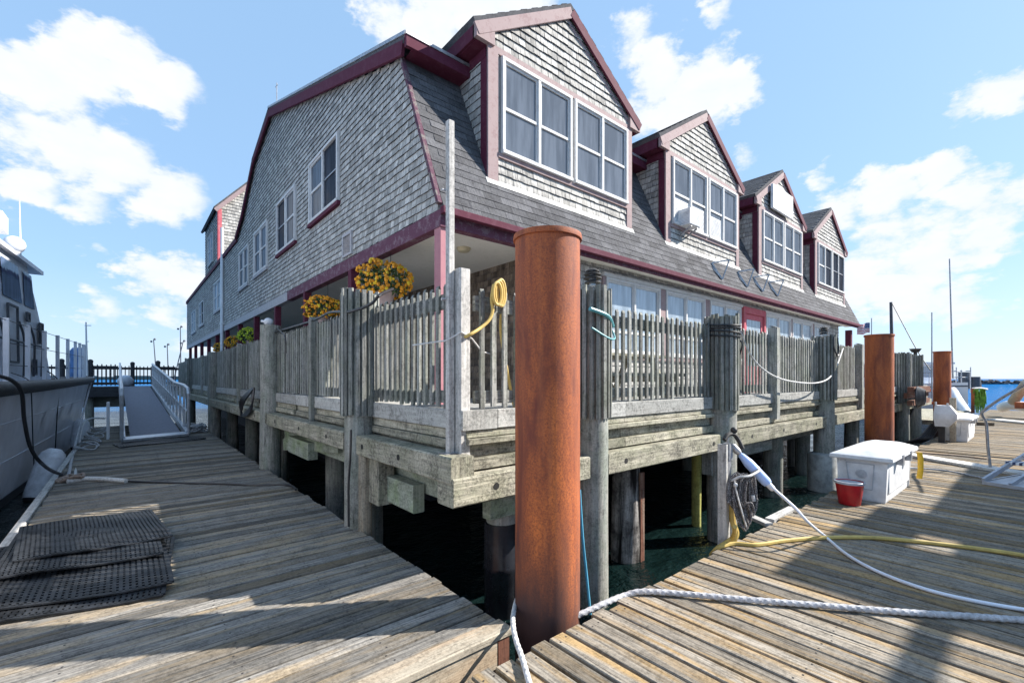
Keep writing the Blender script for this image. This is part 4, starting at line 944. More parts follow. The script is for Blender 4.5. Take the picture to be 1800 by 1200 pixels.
q = [onX(690, 508, DX+.1)]+q+[Vector((DX-.12, 6.0, 2.5)), Vector((DX-.05, 7.0, 2.49)), Vector((DX-.04, 9.2, 2.5))]
mb.tube(q, .016, 8); mb.build('hose_run', 'cable_black', t, True)
t = thing('white_strap', (CX, CY, 2.1), 'thin white strap tied round the corner post', 'strap')
mb = MB(); q = [Vector((CX-.3, CY+.3, 1.93)), Vector((CX-.15, CY-.0, 1.96)), Vector((CX-.055, CY-.065, 2.03)), Vector((CX+.055, CY-.06, 1.98)), Vector((CX+.18, CY-.03, 1.88)), Vector((CX+.32, CY, 1.86))]
mb.tube(q, .007, 6, straight=True); mb.build('strap_band', 'rope_white', t)
t = thing('teal_hose', (3.7, DY-.22, 2.3), 'teal hose end looped round the pile behind the big rust pile', 'hose')
mb = MB(); a = [Vector((3.45, DY-.22, 2.33)), Vector((3.7, DY-.235, 2.28)), Vector((3.9, DY-.15, 2.2))]; mb.tube(a, .022, 8); mb.tube([Vector((3.5, DY-.2, 2.15)), Vector((3.72, DY-.23, 2.06)), Vector((3.92, DY-.16, 2.07)), Vector((3.93, DY-.12, 2.16))], .01, 6); mb.build('hose_bend', 'teal_hose', t, True)
t = thing('hanging_rope', (8, DY-.2, 2.2), 'slack white rope hanging between two piles of the sunny railing', 'rope')
mb = MB(); q = [Vector((6.75, DY-.22, 2.38)), onY(1320, 625, DY-.2), onY(1350, 655, DY-.22), onY(1390, 670, DY-.24), onY(1440, 672, DY-.26), onY(1465, 655, DY-.2), onY(1482, 612, DY-.03)]
mb.tube(q, .014, 6); mb.build('rope_line', 'rope_white', t, True)
t = thing('black_rope_wrap', (6.57, DY-.05, 2.4), 'black rope wound three times round the top of the pile', 'rope')
mb = MB()
q = []
for i in range(50):
    a = i/12*2*math.pi; q.append(Vector((6.57+math.cos(a)*.245, DY-.05+math.sin(a)*.245, 2.44-i*.0042+.012*math.sin(a*1.3))))
mb.tube(q, .013, 6, sub=2); mb.tube([q[-1], Vector((6.85, DY-.2, 2.2)), Vector((6.87, DY-.18, 2.0))], .011, 6); mb.build('rope_turns', 'cable_black', t, True)
t = thing('black_rope_loop', (11.2, DY-.25, 2.4), 'black rope loop hooked on the lantern pile', 'rope')
mb = MB(); mb.tube([Vector((11.02, DY-.27, 2.5)), Vector((11.0, DY-.28, 2.3)), Vector((11.08, DY-.3, 2.15)), Vector((11.2, DY-.3, 2.12)), Vector((11.28, DY-.29, 2.25)), Vector((11.27, DY-.27, 2.5))], .014, 6); mb.build('rope_turns', 'cable_black', t, True)
t = thing('black_cable', (DX-.25, 4.9, 0), 'black cable hanging down beside the nearest slat wrapped pile', 'cable')
mb = MB(); mb.tube([onX(617, 755, DX-.3), onX(616, 800, DX-.3), onX(613, 850, DX-.3), onX(613, 925, DX-.3)], .012, 6); mb.build('cable_run', 'cable_black', t, True)
t = thing('cable_bundle', (DX-.25, 12, 1.2), 'dark bundle of looped cables hung on the shaded side of the pier', 'cable')
mb = MB()
for k in range(5):
    a = onX(447-k, 682, DX-.2); b2 = onX(424+k, 730, DX-.25); m_ = onX(430-2*k, 705, DX-.3); n_ = onX(442, 712+2*k, DX-.25)
    mb.tube([a, m_, b2, n_, a], .018, 6)
mb.build('cable_loops', 'cable_black', t, True)
t = thing('pile_float', (DX, 9.2, 2.7), 'small white round float on top of the bare round pile', 'float')
mb = MB(); c = onX(472, 566, DX-.05); mb.sphere(c, .085, 16, 10, sc3=(1, 1, .95)); mb.cyl(c+Vector((-.1, .1, .02)), c+Vector((0, 0, 0)), .025, n=8); mb.build('ball', 'fender_white', t, True)
mb = MB(); mb.tube([c, c+Vector((.08, -.12, -.1)), onX(500, 590, DX-.2), onX(503, 620, DX-.15)], .009, 6); mb.build('cord', 'cable_black', t)

# ================================================================== FAR CROSS WALK and gangway
t = thing('cross_walk', (0, 30.5, 1), 'dark timber cross walk at the head of the gangway', 'walkway')
mb = MB()
for i in range(50): mb.bar((-5+i*.146, 30.2, 1.2), (-5+i*.146, 33.5, 1.2), .138, .05)
mb.box(-5, DX-.25, 30.05, 30.2, .75, 1.225, tone=.1); mb.build('deck_boards', 'dark_wood', t)
mb = MB()
for x in (-4.2, -1.4, 1.6): mb.cyl((x, 30.6, -2), (x, 30.6, 1.15), .17, n=14)
mb.box(-5, DX, 31, 31.2, .2, .8); mb.build('trestle', 'pile_wood', t)
for (p, q, lab) in (((-2.35, 30.25), (-.35, 30.25), 'dark picket railing left of the gangway head'), ((1.2, 30.25), (2.0, 30.25), 'short dark picket railing right of the gangway head'), ((-4.5, 33.4), (2.6, 33.4), 'dark picket railing closing the far side of the cross walk')):
    railing(p, q, lab, (0, 1), z0=1.3, z1=2.35, pitch=.16, mat='dark_wood')
for (x, y, lab) in ((-2.35, 30.2, 'dark round topped post, left one at the gangway head'), (-1.35, 30.2, 'dark round topped post, second at the gangway head'), (.25, 33.3, 'dark round topped post in the middle of the far railing'), (1.25, 30.2, 'dark round topped post right of the gangway head')):
    t = thing('round_post', (x, y, 1), lab, 'post', 'dark posts of the cross walk')
    mb = MB(); mb.cyl((x, y, .7), (x, y, 2.45), .095, n=14); mb.build('shaft', 'dark_wood', t, True); mb = MB(); mb.sphere((x, y, 2.48), .11, 12, 8); mb.build('cap', 'dark_wood', t, True)
t = thing('cross_walk_tank', (-.1, 30.9, 1.6), 'pale round float lying at the gangway head', 'float')
mb = MB(); mb.sphere((-.05, 30.9, 1.5), .33, 16, 10); mb.cyl((-.05, 30.9, 1.5), (-.05, 31.3, 1.45), .12, n=10); mb.build('ball', 'boat_light', t, True)

gA, gB = Vector((-.07, 15.25, .06)), Vector((1.33, 15.75, .06)); hA, hB = Vector((-.26, 30.2, 1.25)), Vector((1.02, 30.2, 1.25))
t = thing('gangway', gA, 'aluminium gangway with handrails sloping up from the shaded float', 'gangway')
mb = MB(); mb.quad(gA+(gB-gA)*.1+Vector((0,.5,.03)), gB-(gB-gA)*.1+Vector((0,.5,.03)), hB-(hB-hA)*.08, hA+(hB-hA)*.08, .5)
mb.build('walking_surface', 'ramp_grip', t)
mb = MB()
ap = [gA, gB, gB+Vector((0, .55, .05)), gA+Vector((0, .55, .05))]; mb.quad(*ap, .5)
for (a, b2) in ((gA, hA), (gB, hB)):
    mb.bar(a+Vector((0, .3, .0)), b2+Vector((0, 0, -.02)), .09, .16); 
mb.bar(gA+Vector((0, .02, .0)), gB+Vector((0, .02, .0)), .05, .06)
mb.build('side_beam', 'aluminium', t)
mb = MB(); d = hA-gA
for (a, b2) in ((gA+Vector((-.03, .3, 0)), hA), (gB+Vector((.03, .3, 0)), hB)):
    dd = b2-a; n = 14
    H = lambda s: 1.36-.2*min(1, s*4)
    pts = [a+Vector((0, 0, .0)), a+Vector((0, 0, 1.15)), a+Vector((0, .12, 1.30))]+[a+dd*s+Vector((0, 0, H(s))) for s in (.06, .25, .5, .75, 1.0)]
    mb.tube(pts, .042, 8, straight=True)
    mb.tube([a+Vector((0, 0, .62)), a+dd*.5+Vector((0, 0, .6)), a+dd+Vector((0, 0, .55))], .024, 6, straight=True)
    for i in range(1, n+1):
        s = i/n; mb.box(*(lambda p: (p.x-.03, p.x+.03, p.y-.05, p.y+.05, p.z, p.z+H(s)))(a+dd*s))
        if i < n: mb.bar(a+dd*s+Vector((0, 0, .1)), a+dd*(s+1/n)+Vector((0, 0, .95)), .02, .05)
mb.build('handrail', 'aluminium', t)
def mat_grid(mb, O, U, V, nx, ny, th=.018, bw=.6):
    """perforated rubber sheet: O corner, U and V full edge vectors"""
    O, U, V = Vector(O), Vector(U), Vector(V); n = U.cross(V).normalized(); du, dv_ = U/nx, V/ny
    def P(u, v): return O+U*u+V*v+n*(.010*math.sin(u*7+v*5)+.008*math.sin(v*11))
    for i in range(nx+1):
        wd = bw if i not in (0, nx) else bw*1.3
        for k in range(6):
            a, b2 = P(i/nx, k/6), P(i/nx, (k+1)/6); mb.obox((a+b2)/2, (b2-a)/2, du.normalized()*du.length*wd/2, n*th/2, tone=.5)
    for j in range(ny+1):
        wd = bw*.8 if j not in (0, ny) else bw*1.3
        for k in range(4):
            a, b2 = P(k/4, j/ny), P((k+1)/4, j/ny); mb.obox((a+b2)/2-n*.0025, (b2-a)/2, dv_.normalized()*dv_.length*wd/2, n*(th/2-.0005), tone=.5)
t = thing('rubber_mat', (.6, 15.2, .02), 'flat black rubber mat under the foot of the gangway', 'mat')
mb = MB(); mat_grid(mb, (-.12, 14.25, .012), (1.75, .6, 0), (-.15, .95, 0), 34, 18, .02); mb.build('sheet', 'mat_rubber', t)
mats = [('rubber_mat', (-.87, 4.62, .02), (1.08, -.30, 0), (.16, 1.55, 0), 'lowest black rubber mat of the pile, its front edge lit by the sun'),
        ('rubber_mat', (-.95, 4.78, .05), (1.22, -.33, .0), (.0, 1.7, .0), 'middle black rubber mat of the pile, second from the bottom'),
        ('rubber_mat', (-.80, 5.35, .085), (1.04, -.22, .0), (-.03, 1.35, .02), 'third rubber mat of the pile, below the top one'),
        ('rubber_mat', (-.72, 5.62, .115), (1.05, -.10, .0), (-.12, 1.32, .0), 'topmost black rubber mat of the pile on the shaded float')]
for nme, O, U, V, lab in mats:
    t = thing(nme, O, lab, 'mat', 'perforated rubber mats piled on the float')
    mb = MB(); mat_grid(mb, O, U, V, 32, 28 if V[1] < 1.6 else 32, .013); mb.build('sheet', 'mat_rubber', t)

# ================================================================== GREY BOAT on the left
t = thing('patrol_boat', (-3, 10, -.7), 'grey steel workboat with black rubber fendering moored at the shaded float', 'boat')
def hull_pt(s, z, side=1):
    """s 0 stern .. 1 bow, z height; side +1 starboard"""
    tipY = 20.6+2.0*((z+.7)/2.3); cy = tipY*s
    cx = -4.55+3.5*(cy/22.5)
    hb = 2.62*(1-s)**.92*(.80+.20*(z+.7)/2.3)
    if s > .97: hb = 2.62*(.03**.92)*math.sqrt(max(0, (1-s)/.03))
    return Vector((cx+side*hb*.99, cy-side*hb*(-.0), z))
S_ = [i/40 for i in range(-8, 41)]
def sheer(s): return 1.44+.14*max(0, s)**2
mb = MB(); Z_ = [0, .12, .3, .5, .7, .85, 1.0]
for side in (1, -1):
    rs = [[hull_pt(s, -.72+(sheer(s)+.72)*z, side) for s in S_] for z in Z_]
    mb.rings(rs, .5, closed=False, cap=False, mi=0)
hull = mb.build('hull', 'boat_grey', t, True)
mb = MB(); rs = [[hull_pt(s, sheer(s)*1.0-.005, 1) for s in S_], [hull_pt(s, sheer(s)-.005, -1) for s in S_]]; mb.rings(rs, .5, closed=False, cap=False); mb.build('deck', 'boat_grey', t)
mb = MB(); mb.rings([[hull_pt(s, z, 1)+Vector((.012, 0, 0)) for s in S_] for z in (-.75, -.5)], closed=False, cap=False); mb.build('boot_stripe', 'boat_dark', t)
mb = MB(); mb.tube([hull_pt(s, sheer(s)+.02, 1)+Vector((.03, 0, 0)) for s in S_[::2]], .12, 10, sub=2); mb.tube([hull_pt(s, sheer(s)+.02, -1) for s in S_[::2]], .12, 8, sub=1); mb.build('rubber_fendering', 'black_rubber', t, True)
mb = MB()
for z in (.95, .25): mb.tube([hull_pt(s, z-.1*(1-s), 1)+Vector((.004, 0, 0)) for s in S_[::3]], .008, 4, sub=1)
mb.build('hull_seams', 'boat_light', t)
for s in (.66, .76, .84):
    mb = MB(); a = hull_pt(s, .95, 1)+Vector((.012, 0, 0)); b2 = hull_pt(s+.018, .95, 1)+Vector((.012, 0, 0)); c2 = hull_pt(s+.012, .62, 1)+Vector((.012, 0, 0)); d2 = hull_pt(s-.006, .62, 1)+Vector((.012, 0, 0)); mb.quad(a, b2, c2, d2); mb.build('hawse_plate', 'boat_white', t)
# rail stanchions and wires
st = [(10.5, 530), (48, 545), (78, 557), (101, 567), (119, 575), (132, 582), (140, 587), (146, 591), (152, 594)]
tops = []
for (px, py) in st:
    r_ = ray(px, 655); k = None
    for s in [i/400 for i in range(100, 398)]:
        p = hull_pt(s, sheer(s), 1)+Vector((-.12, 0, 0))
        if p.x/p.y > r_.x/r_.y: k = s; break
    k = k or .98; p = hull_pt(k, sheer(k), 1)+Vector((-.12, 0, 0)); hgt = 1.18+.16*(k-.4)
    mb = MB(); mb.box(p.x-.035, p.x+.035, p.y-.045, p.y+.045, p.z, p.z+hgt); mb.build('stanchion', 'boat_light', t); tops.append((p, hgt))
mb = MB()
for f in (1.0, .68, .36): mb.tube([p+Vector((0, 0, h*f-.03)) for p, h in tops], .007, 5, straight=True)
p0, h0_ = tops[0]
mb.tube([p0+Vector((0, 0, h0_-.03)), p0+Vector((-.25, -4, h0_-.1))], .007, 5, straight=True)
mb.build('rail_wire', 'dark_iron', t)
# wheelhouse
wh = MB(); C1 = Vector((-1.80, 17.6, 1.5)); 
sb = [Vector((-1.68, 17.7)), Vector((-2.35, 6.0))]; pt = [Vector((-3.0, 17.9)), Vector((-4.9, 6.0))]
def ring(y_f, inset, z): 
    a = Vector((-1.62-.0-inset, y_f, z)); b2 = Vector((-2.45-inset, 5.0, z)); c2 = Vector((-5.0+inset, 5.0, z)); d2 = Vector((-2.9+inset*.3, y_f+.1, z)); return [a, b2, c2, d2]
wh.rings([ring(18.3, 0, 1.45), ring(17.4, .06, 2.6), ring(16.4, .12, 3.55), ring(15.6, .18, 4.28)], .5)
wh.build('wheelhouse', 'boat_light', t)
mb = MB(); a = Vector((-1.70, 16.2, 4.28)); mb.prism([(-1.62, 16.6, 4.28), (-2.5, 5, 4.28), (-5, 5, 4.28), (-3.0, 16.7, 4.28)], (0, 0, .09)); mb.prism([(-2.25, 14.2, 4.37), (-2.7, 6, 4.37), (-4.6, 6, 4.37), (-3.3, 14.2, 4.37)], (0, 0, .75)); mb.build('wheelhouse_roof', 'boat_grey', t)
mb = MB()
for (y0_, y1_, z0_, z1_) in ((15.2, 16.0, 3.35, 4.12), (13.6, 14.9, 3.35, 4.12), (11.9, 13.2, 3.35, 4.12), (9.9, 11.5, 3.35, 4.12)):
    def sp(y, z):
        f = (z-1.45)/2.83; xa = -1.62-.18*f; xb = -2.45-.18*f; ya = 18.3-2.7*f; tt = (ya-y)/(ya-5.0); return Vector((xa+(xb-xa)*tt+.02, y, z))
    mb.quad(sp(y0_+.15, z0_), sp(y1_+.25, z0_), sp(y1_-.1, z1_), sp(y0_, z1_))
mb.build('side_window', 'boat_glass', t)
mb = MB()
for u0, u1 in ((.06, .45), (.53, .94)):
    f0, f1 = .70, .96
    def fp(u, f): a_ = Vector((-1.62-.18*f, 18.3-2.7*f, 1.45+2.83*f)); b_2 = Vector((-2.9+.05*f, 18.4-2.7*f, 1.45+2.83*f)); return a_+(b_2-a_)*u+Vector((.0, .03, .0))
    mb.quad(fp(u0, f0), fp(u1, f0), fp(u1, f1), fp(u0, f1))
mb.build('windshield', 'boat_glass', t)
mb = MB()
for (y, z, w_, h_) in ((16.9, 2.55, .35, .5), (16.2, 1.75, .25, .35), (17.2, 1.75, .2, .3), (14.6, 2.0, .7, 1.2), (12.2, 1.9, .75, 1.5), (15.6, 3.0, .25, .18)):
    a = sp(y, z); b2 = sp(y-w_, z); c2 = sp(y-w_, z+h_); d2 = sp(y, z+h_); nn = Vector((.03, 0, 0))
    for (p, q) in ((a, b2), (b2, c2), (c2, d2), (d2, a)): mb.bar(p+nn, q+nn, .04, .04)
    if h_ < .6: mb.quad(a+nn, b2+nn, c2+nn, d2+nn)
for y in (16.6, 15.8, 14.9, 13.4, 11.4): mb.tube([sp(y, 1.7)+Vector((.05, 0, 0)), sp(y-.1, 2.5)+Vector((.09, 0, 0)), sp(y-.3, 2.9)+Vector((.05, 0, 0))], .022, 6)
mb.tube([sp(17.2, 2.45)+Vector((.08, 0, 0)), sp(11, 2.45)+Vector((.08, 0, 0))], .025, 6)
mb.build('deck_fittings', 'boat_dark', t)
mb = MB(); c = onD(25, 430, 10.8); mb.sphere((c.x, c.y, c.z), .2, 16, 10); mb.cyl((c.x, c.y, c.z-.35), (c.x, c.y, c.z), .12, n=10); mb.build('radar_dome', 'boat_white', t, True); mb = MB(); c3 = onD(-2, 388, 9.5); mb.box(c3.x-.4, c3.x+.12, c3.y-.5, c3.y+.1, c3.z-.25, c3.z+.1); mb.build('lamp_housing', 'boat_white', t)
mb = MB(); a = onD(36, 432, 11); b2 = onD(34, 345, 11); mb.cyl(a, b2, .02, .008, n=6); mb.build('whip_aerial', 'boat_white', t); mb = MB(); a = onD(153, 660, 22); b2 = onD(151, 566, 22); mb.cyl(a, b2, .05, .03, n=6); mb.cyl(onD(149, 572, 22), onD(160, 572, 22), .02, n=5); mb.cyl(onD(151, 600, 22), onD(156, 600, 22), .02, n=5); mb.build('mast', 'boat_white', t)
mb = MB()
for k, (px, w_) in enumerate(((134, .22), (139, .2))):
    c = onD(px, 630, 18.5); mb.rings([[Vector((c.x+math.cos(a_)*w_*f, c.y+math.sin(a_)*w_*f, z)) for a_ in [2*math.pi*i/10 for i in range(10)]] for f, z in ((.8, 1.5), (1, 1.9), (.85, 2.4), (.95, 2.75), (.5, 2.9))], .5)
mb.build('sail_cover', 'blue_cloth', t, True)
# fenders
def fender(c, d, r, L, label):
    c = Vector(c); d = Vector(d).normalized(); t = thing('boat_fender', c, label, 'fender', 'white boat fenders between boat and float')
    mb = MB(); mb.lathe(c, [(.001, L/2), (r*.5, L/2-.02), (r*.85, L/2-.1), (r, L/2-.22), (r*1.02, 0), (r, -L/2+.22), (r*.95, -L/2+.15)], n=24, axis=d); mb.build('body', 'fender_white', t, True)
    mb = MB(); mb.lathe(c, [(r*.955, -L/2+.17), (r*.8, -L/2+.07), (r*.4, -L/2), (.001, -L/2-.01)], n=24, axis=d); mb.build('end_cap', 'fender_black', t, True)
    return t
fender(onD(79, 838, 9.0), (.25, .35, 1), .215, 1.15, 'large white fender with black end, the nearer one')
fender(onD(141, 765, 14.2), (.05, .3, 1), .215, 1.05, 'large white fender hanging farther forward, by the rope coil')
def line(name, pts, r, mat, label, cat='rope', strands=0, part='strand'):
    t = thing(name, pts[0], label, cat); mb = MB(); mb.tube(pts, r, 12 if strands else 7, strands=strands, pitch=.055 if strands else .1); mb.build(part, mat, t, True); return t
line('fender_line', [onD(20, 655, 8.2), onD(50, 668, 8.2), onD(55, 690, 8.4), onD(58, 780, 9.0), onD(62, 870, 9.3), onD(60, 878, 9.3)], .009, 'cable_black', 'thin dark line down to the nearer fender')
line('fender_line', [onD(75, 648, 11), onD(95, 660, 11), onD(103, 675, 11.2), onD(101, 720, 11.4), onD(97, 790, 11.6)], .012, 'cable_black', 'dark line hanging down the hull between the two fenders')
line('mooring_rope', [onZ(120, 838, .03), onD(130, 790, 10.3), onD(145, 730, 12.5), onD(158, 680, 16), onD(165, 662, 18.5)], .024, 'rope_grey', 'stiff grey mooring rope rising from the shaded float to the bow')
line('mooring_rope', [onZ(132, 838, .03), onD(137, 795, 10.6), onD(150, 740, 12.5), onD(185, 735, 13.2)], .022, 'rope_white', 'paler mooring rope lying along the float edge toward the gangway')
line('shore_cable', [onD(-10, 659, 6.6), onD(20, 668, 6.8), onD(38, 690, 7.0), onD(43, 740, 7.4), onD(55, 790, 7.8), onD(80, 820, 8.0), onZ(115, 836, .03), onZ(150, 840, .02)], .028, 'cable_black', 'thick black shore cable drooping from the grey boat to the float', 'cable')
t = line('shore_cable', [onZ(118, 846, .03), onZ(150, 841, .035), onZ(185, 842, .035), onZ(222, 845, .03)], .036, 'rope_white', 'white wrapped end of the cable lying on the shaded float', 'cable')
line('power_cable', [onZ(222, 845, .02), onZ(300, 848, .015), onZ(400, 850, .015), onZ(440, 852, .015), onZ(505, 852, .015), onD(520, 860, 6.5)], .017, 'cable_black', 'thin black cable lying across the shaded float to the pier', 'cable')
t = thing('rope_coil', onZ(125, 842, .03), 'tangled rope knot round the cleat at the edge of the shaded float', 'rope')
mb = MB()
for k in range(4):
    c = onZ(124+3*k, 842-k*2, .03+.02*k); mb.tube([c+Vector((math.cos(a_)*(.16-.02*k), math.sin(a_)*.12, .015*math.sin(3*a_))) for a_ in [i*2*math.pi/10 for i in range(11)]], .022, 7, sub=3)
mb.build('rope_turns', 'rope_brown', t, True)
t = thing('rope_coil', onZ(160, 785, .03), 'loose white rope coil on the float beside the farther fender', 'rope')
mb = MB()
for k in range(6):
    c = onZ(158+5*k-8, 790-k*7, .03); mb.tube([c+Vector((math.cos(a_+k)*.2, math.sin(a_)*.26, .05+.04*math.sin(2*a_+k))) for a_ in [i*2*math.pi/9 for i in range(10)]], .016, 6, sub=3)
mb.build('rope_turns', 'rope_grey', t, True)
t = thing('rope_heap', onZ(345, 748, .05), 'heap of green grey rope beside the foot of the gangway', 'rope')
mb = MB()
for k in range(10):
    c = Vector((1.62+random.uniform(-.12, .12), 17.0+random.uniform(-.3, .3), .05+k*.022)); mb.tube([c+Vector((math.cos(a_)*.2, math.sin(a_)*.24, .03*math.sin(2*a_+k))) for a_ in [i*2*math.pi/9 for i in range(10)]], .022, 6, sub=3)
mb.build('rope_turns', 'rope_grey', t, True)
t = thing('dock_ladder', (-.3, 16.5, 0), 'short white ladder rail left of the gangway foot', 'ladder')
mb = MB(); mb.box(-.42, -.36, 16.5, 16.56, 0, 1.0); mb.box(-.42, -.36, 16.9, 16.96, 0, 1.0); mb.box(-.41, -.37, 16.56, 16.9, .9, .95); mb.box(-.41, -.37, 16.56, 16.9, .5, .55); mb.build('frame', 'boat_white', t)

# ================================================================== RIGHT DOCK THINGS
def dock_box(x, y, label):
    t = thing('dock_box', (x, y, 0), label, 'dock box', 'white fibreglass dock boxes'); x1 = x+1.6; ya, yb2 = y, y+.56
    mb = MB(); tp = .03
    rs = []
    for z, f in ((.0, tp), (.02, tp*.8), (.56, 0)): rs.append([(x+f, ya+f, z), (x1-f, ya+f, z), (x1-f, yb2-f, z), (x+f, yb2-f, z)])
    mb.rings(rs, .5); mb.build('body', 'box_white', t)
    mb = MB(); o_ = .06
    L = [(o_, .55), (o_+.01, .565), (o_+.005, .605), (o_-.015, .615), (-.09, .665), (-.15, .68)]
    mb.rings([[(x-f, ya-f, z), (x1+f, ya-f, z), (x1+f, yb2+f, z), (x-f, yb2+f, z)] for f, z in L], .5); mb.build('lid', 'box_white', t)
    mb = MB(); cy = (ya+yb2)/2; e = .004
    # embossed panel outline and wavy emblem on the end face
    q = [(cy+.17, .50), (cy-.14, .50), (cy-.12, .16), (cy+.13, .16)]
    for a, b2 in zip(q, q[1:]+q[:1]): mb.bar((x+.0, a[0], a[1]), (x+.0, b2[0], b2[1]), .012, .007, up=(1, 0, 0))
    for k in range(7):
        hw = .065*math.sqrt(max(0.1, 1-((k-3)/3.6)**2)); z = .36+(k-3)*.016
        mb.tube([(x+.003, cy+hw-2*hw*i/8, z+.004*math.sin(i*2.2)) for i in range(9)], .0035, 4, straight=True)
    for yy in (yb2-.05, yb2-.1): mb.cyl((x-.004, yy, .52), (x+.01, yy, .52), .008, n=8)
    mb.build('emblem', 'box_line', t)
    for lx in (.5, 1.05): mb = MB(); mb.box(x+lx, x+lx+.08, ya-.08, ya-.0, .46, .60); mb.build('latch', 'galvanised', t)
    mb = MB(); mb.box(x+.12, x+1.48, ya+.002, ya+.012, .12, .46, ch=.003); mb.build('side_panel', 'box_white', t)
dock_box(7.6, 1.37, 'nearer white dock box with a wavy round emblem, behind the red bucket')
dock_box(16.6, 1.35, 'farther white dock box beside the power pedestal')
t = thing('bucket', (7.25, 1.69, 0), 'red plastic bucket standing against the nearer dock box', 'bucket')
mb = MB(); mb.lathe((7.25, 1.70, 0), [(.001, .006), (.115, .004), (.12, .012), (.158, .30), (.152, .302), (.115, .02), (.001, .018)], n=32); mb.build('shell', 'red_plastic', t, True)
mb = MB(); mb.tube([(7.25+math.cos(a_)*.168, 1.70+math.sin(a_)*.168, .285-.02*math.sin(a_)) for a_ in [math.pi+i*math.pi/10 for i in range(11)]], .004, 5); mb.build('wire_handle', 'galvanised', t)
mb = MB(); mb.lathe((7.25, 1.70, 0), [(.157, .275), (.168, .277), (.171, .29), (.168, .308), (.156, .309), (.152, .29)], n=32); mb.build('rim', 'box_line', t, True)
t = thing('yellow_float', (9.3, 1.3, .3), 'yellow plastic float hung on the far end of the nearer dock box', 'float')
mb = MB(); mb.rings([[(9.265+.02*math.cos(a_), 1.29+.035*math.sin(a_)+f*.5, z) for a_ in [2*math.pi*i/12 for i in range(12)]] for f, z in ((.0, .12), (-.03, .25), (-.03, .42), (0, .52))], .5); mb.build('shell', 'yellow_plastic', t, True)
t = thing('white_plank', (12, 1, .04), 'long white board lying on the sunlit float behind the nearer dock box', 'plank')
a = onZ(1612, 800, .05); b2 = onZ(1742, 832, .05); mb = MB(); mb.bar((12.75, 2.0, .03), (11.6, .25, .03), .34, .05, ch=.004, tone=.9); mb.build('board', 'white_board', t)
t = thing('white_plank', (25, 1, .04), 'white board lying on the sunlit float far behind the dock boxes', 'plank')
mb = MB(); mb.bar(onZ(1745, 737, .04), onZ(1830, 745, .04), .5, .06, tone=.9); mb.build('board', 'white_board', t)
t = thing('white_plank', (25, 1, .04), 'thin dark edged board beside the far white board', 'plank')
mb = MB(); mb.bar(onZ(1718, 744, .06), onZ(1746, 745, .06), .2, .1, tone=.1); mb.build('board', 'dock_wood', t)

# power pedestal with hose post
t = thing('power_pedestal', (15.4, 2.0, 0), 'white power pedestal head beside the farther dock box', 'pedestal')
mb = MB(); c = onD(1655, 760, 11.4); x, y = 15.95, 1.66
mb.rings([[(x, y-.0, .42), (x+.25, y-.0, .42), (x+.25, y+.26, .42), (x, y+.26, .42)], [(x-.04, y-.16, .62), (x+.25, y-.16, .62), (x+.25, y+.28, .62), (x-.04, y+.28, .62)], [(x-.04, y-.16, .74), (x+.25, y-.16, .74), (x+.25, y+.28, .74), (x-.04, y+.28, .74)], [(x, y-.02, .96), (x+.25, y-.02, .96), (x+.25, y+.26, .96), (x, y+.26, .96)]], .5)
mb.build('head', 'box_white', t)
mb = MB(); mb.box(x+.06, x+.18, y+.08, y+.2, -.2, .42); mb.build('stand', 'dark_iron', t)
mb = MB(); mb.cyl((x, y+.24, .96), (x, y+.24, 1.05), .02, n=8); mb.cyl((x, y+.02, .96), (x, y+.02, 1.02), .02, n=8); mb.build('cap', 'box_white', t)
t = thing('wood_stake', (16.4, 2.1, 0), 'short pale wooden stake behind the power pedestal', 'stake')
mb = MB(); mb.box(16.3, 16.42, 1.56, 1.68, 0, 1.15, ch=.01, tone=.9); mb.build('stake_timber', 'new_wood', t)
t = thing('mooring_lines', (15.9, 2.1, 0), 'dark tangle of lines under the power pedestal', 'rope')
mb = MB()
for k in range(5): mb.tube([onD(1650-k*3, 745, 12), onD(1645-k*5, 757+k, 12), onD(1635-k*5, 770, 12), onD(1615-k*6, 778, 12.2)], .03, 6)
mb.build('rope_turns', 'cable_black', t, True)

HX, HY = 4.66, 2.12
t = thing('hose_post', (HX, HY, -.6), 'wooden post on the dock edge that carries the tap, coiled lines and cable', 'post')
mb = MB(); mb.box(HX-.04, HX+.004, HY-.01, HY+.08, -.75, .98, ch=.004, tone=.8); mb.box(HX+.006, HX+.05, HY-.01, HY+.06, -.75, .5, ch=.004, tone=.4); mb.build('post_timber', 'pale_post', t)
mb = MB(); mb.box(HX+.006, HX+.09, HY-.02, HY+.05, .82, .985, ch=.006); mb.box(HX+.01, HX+.07, HY-.01, HY+.04, .60, .82); mb.cyl((HX+.0, HY, 1.0), (HX+.0, HY, 1.06), .018, n=8); mb.build('bracket', 'galvanised', t)
mb = MB(); mb.tube([(HX-.06, HY, 1.03), (HX+.0, HY-.01, 1.08), (HX+.08, HY-.03, 1.08), (HX+.14, HY-.05, 1.02), (HX+.17, HY-.08, .93)], .022, 8); mb.sphere((HX+.09, HY-.03, 1.12), .035, 10, 6); mb.cyl((HX+.09, HY-.03, 1.08), (HX+.09, HY-.03, 1.15), .01, n=6); mb.build('tap', 'dark_iron', t, True)
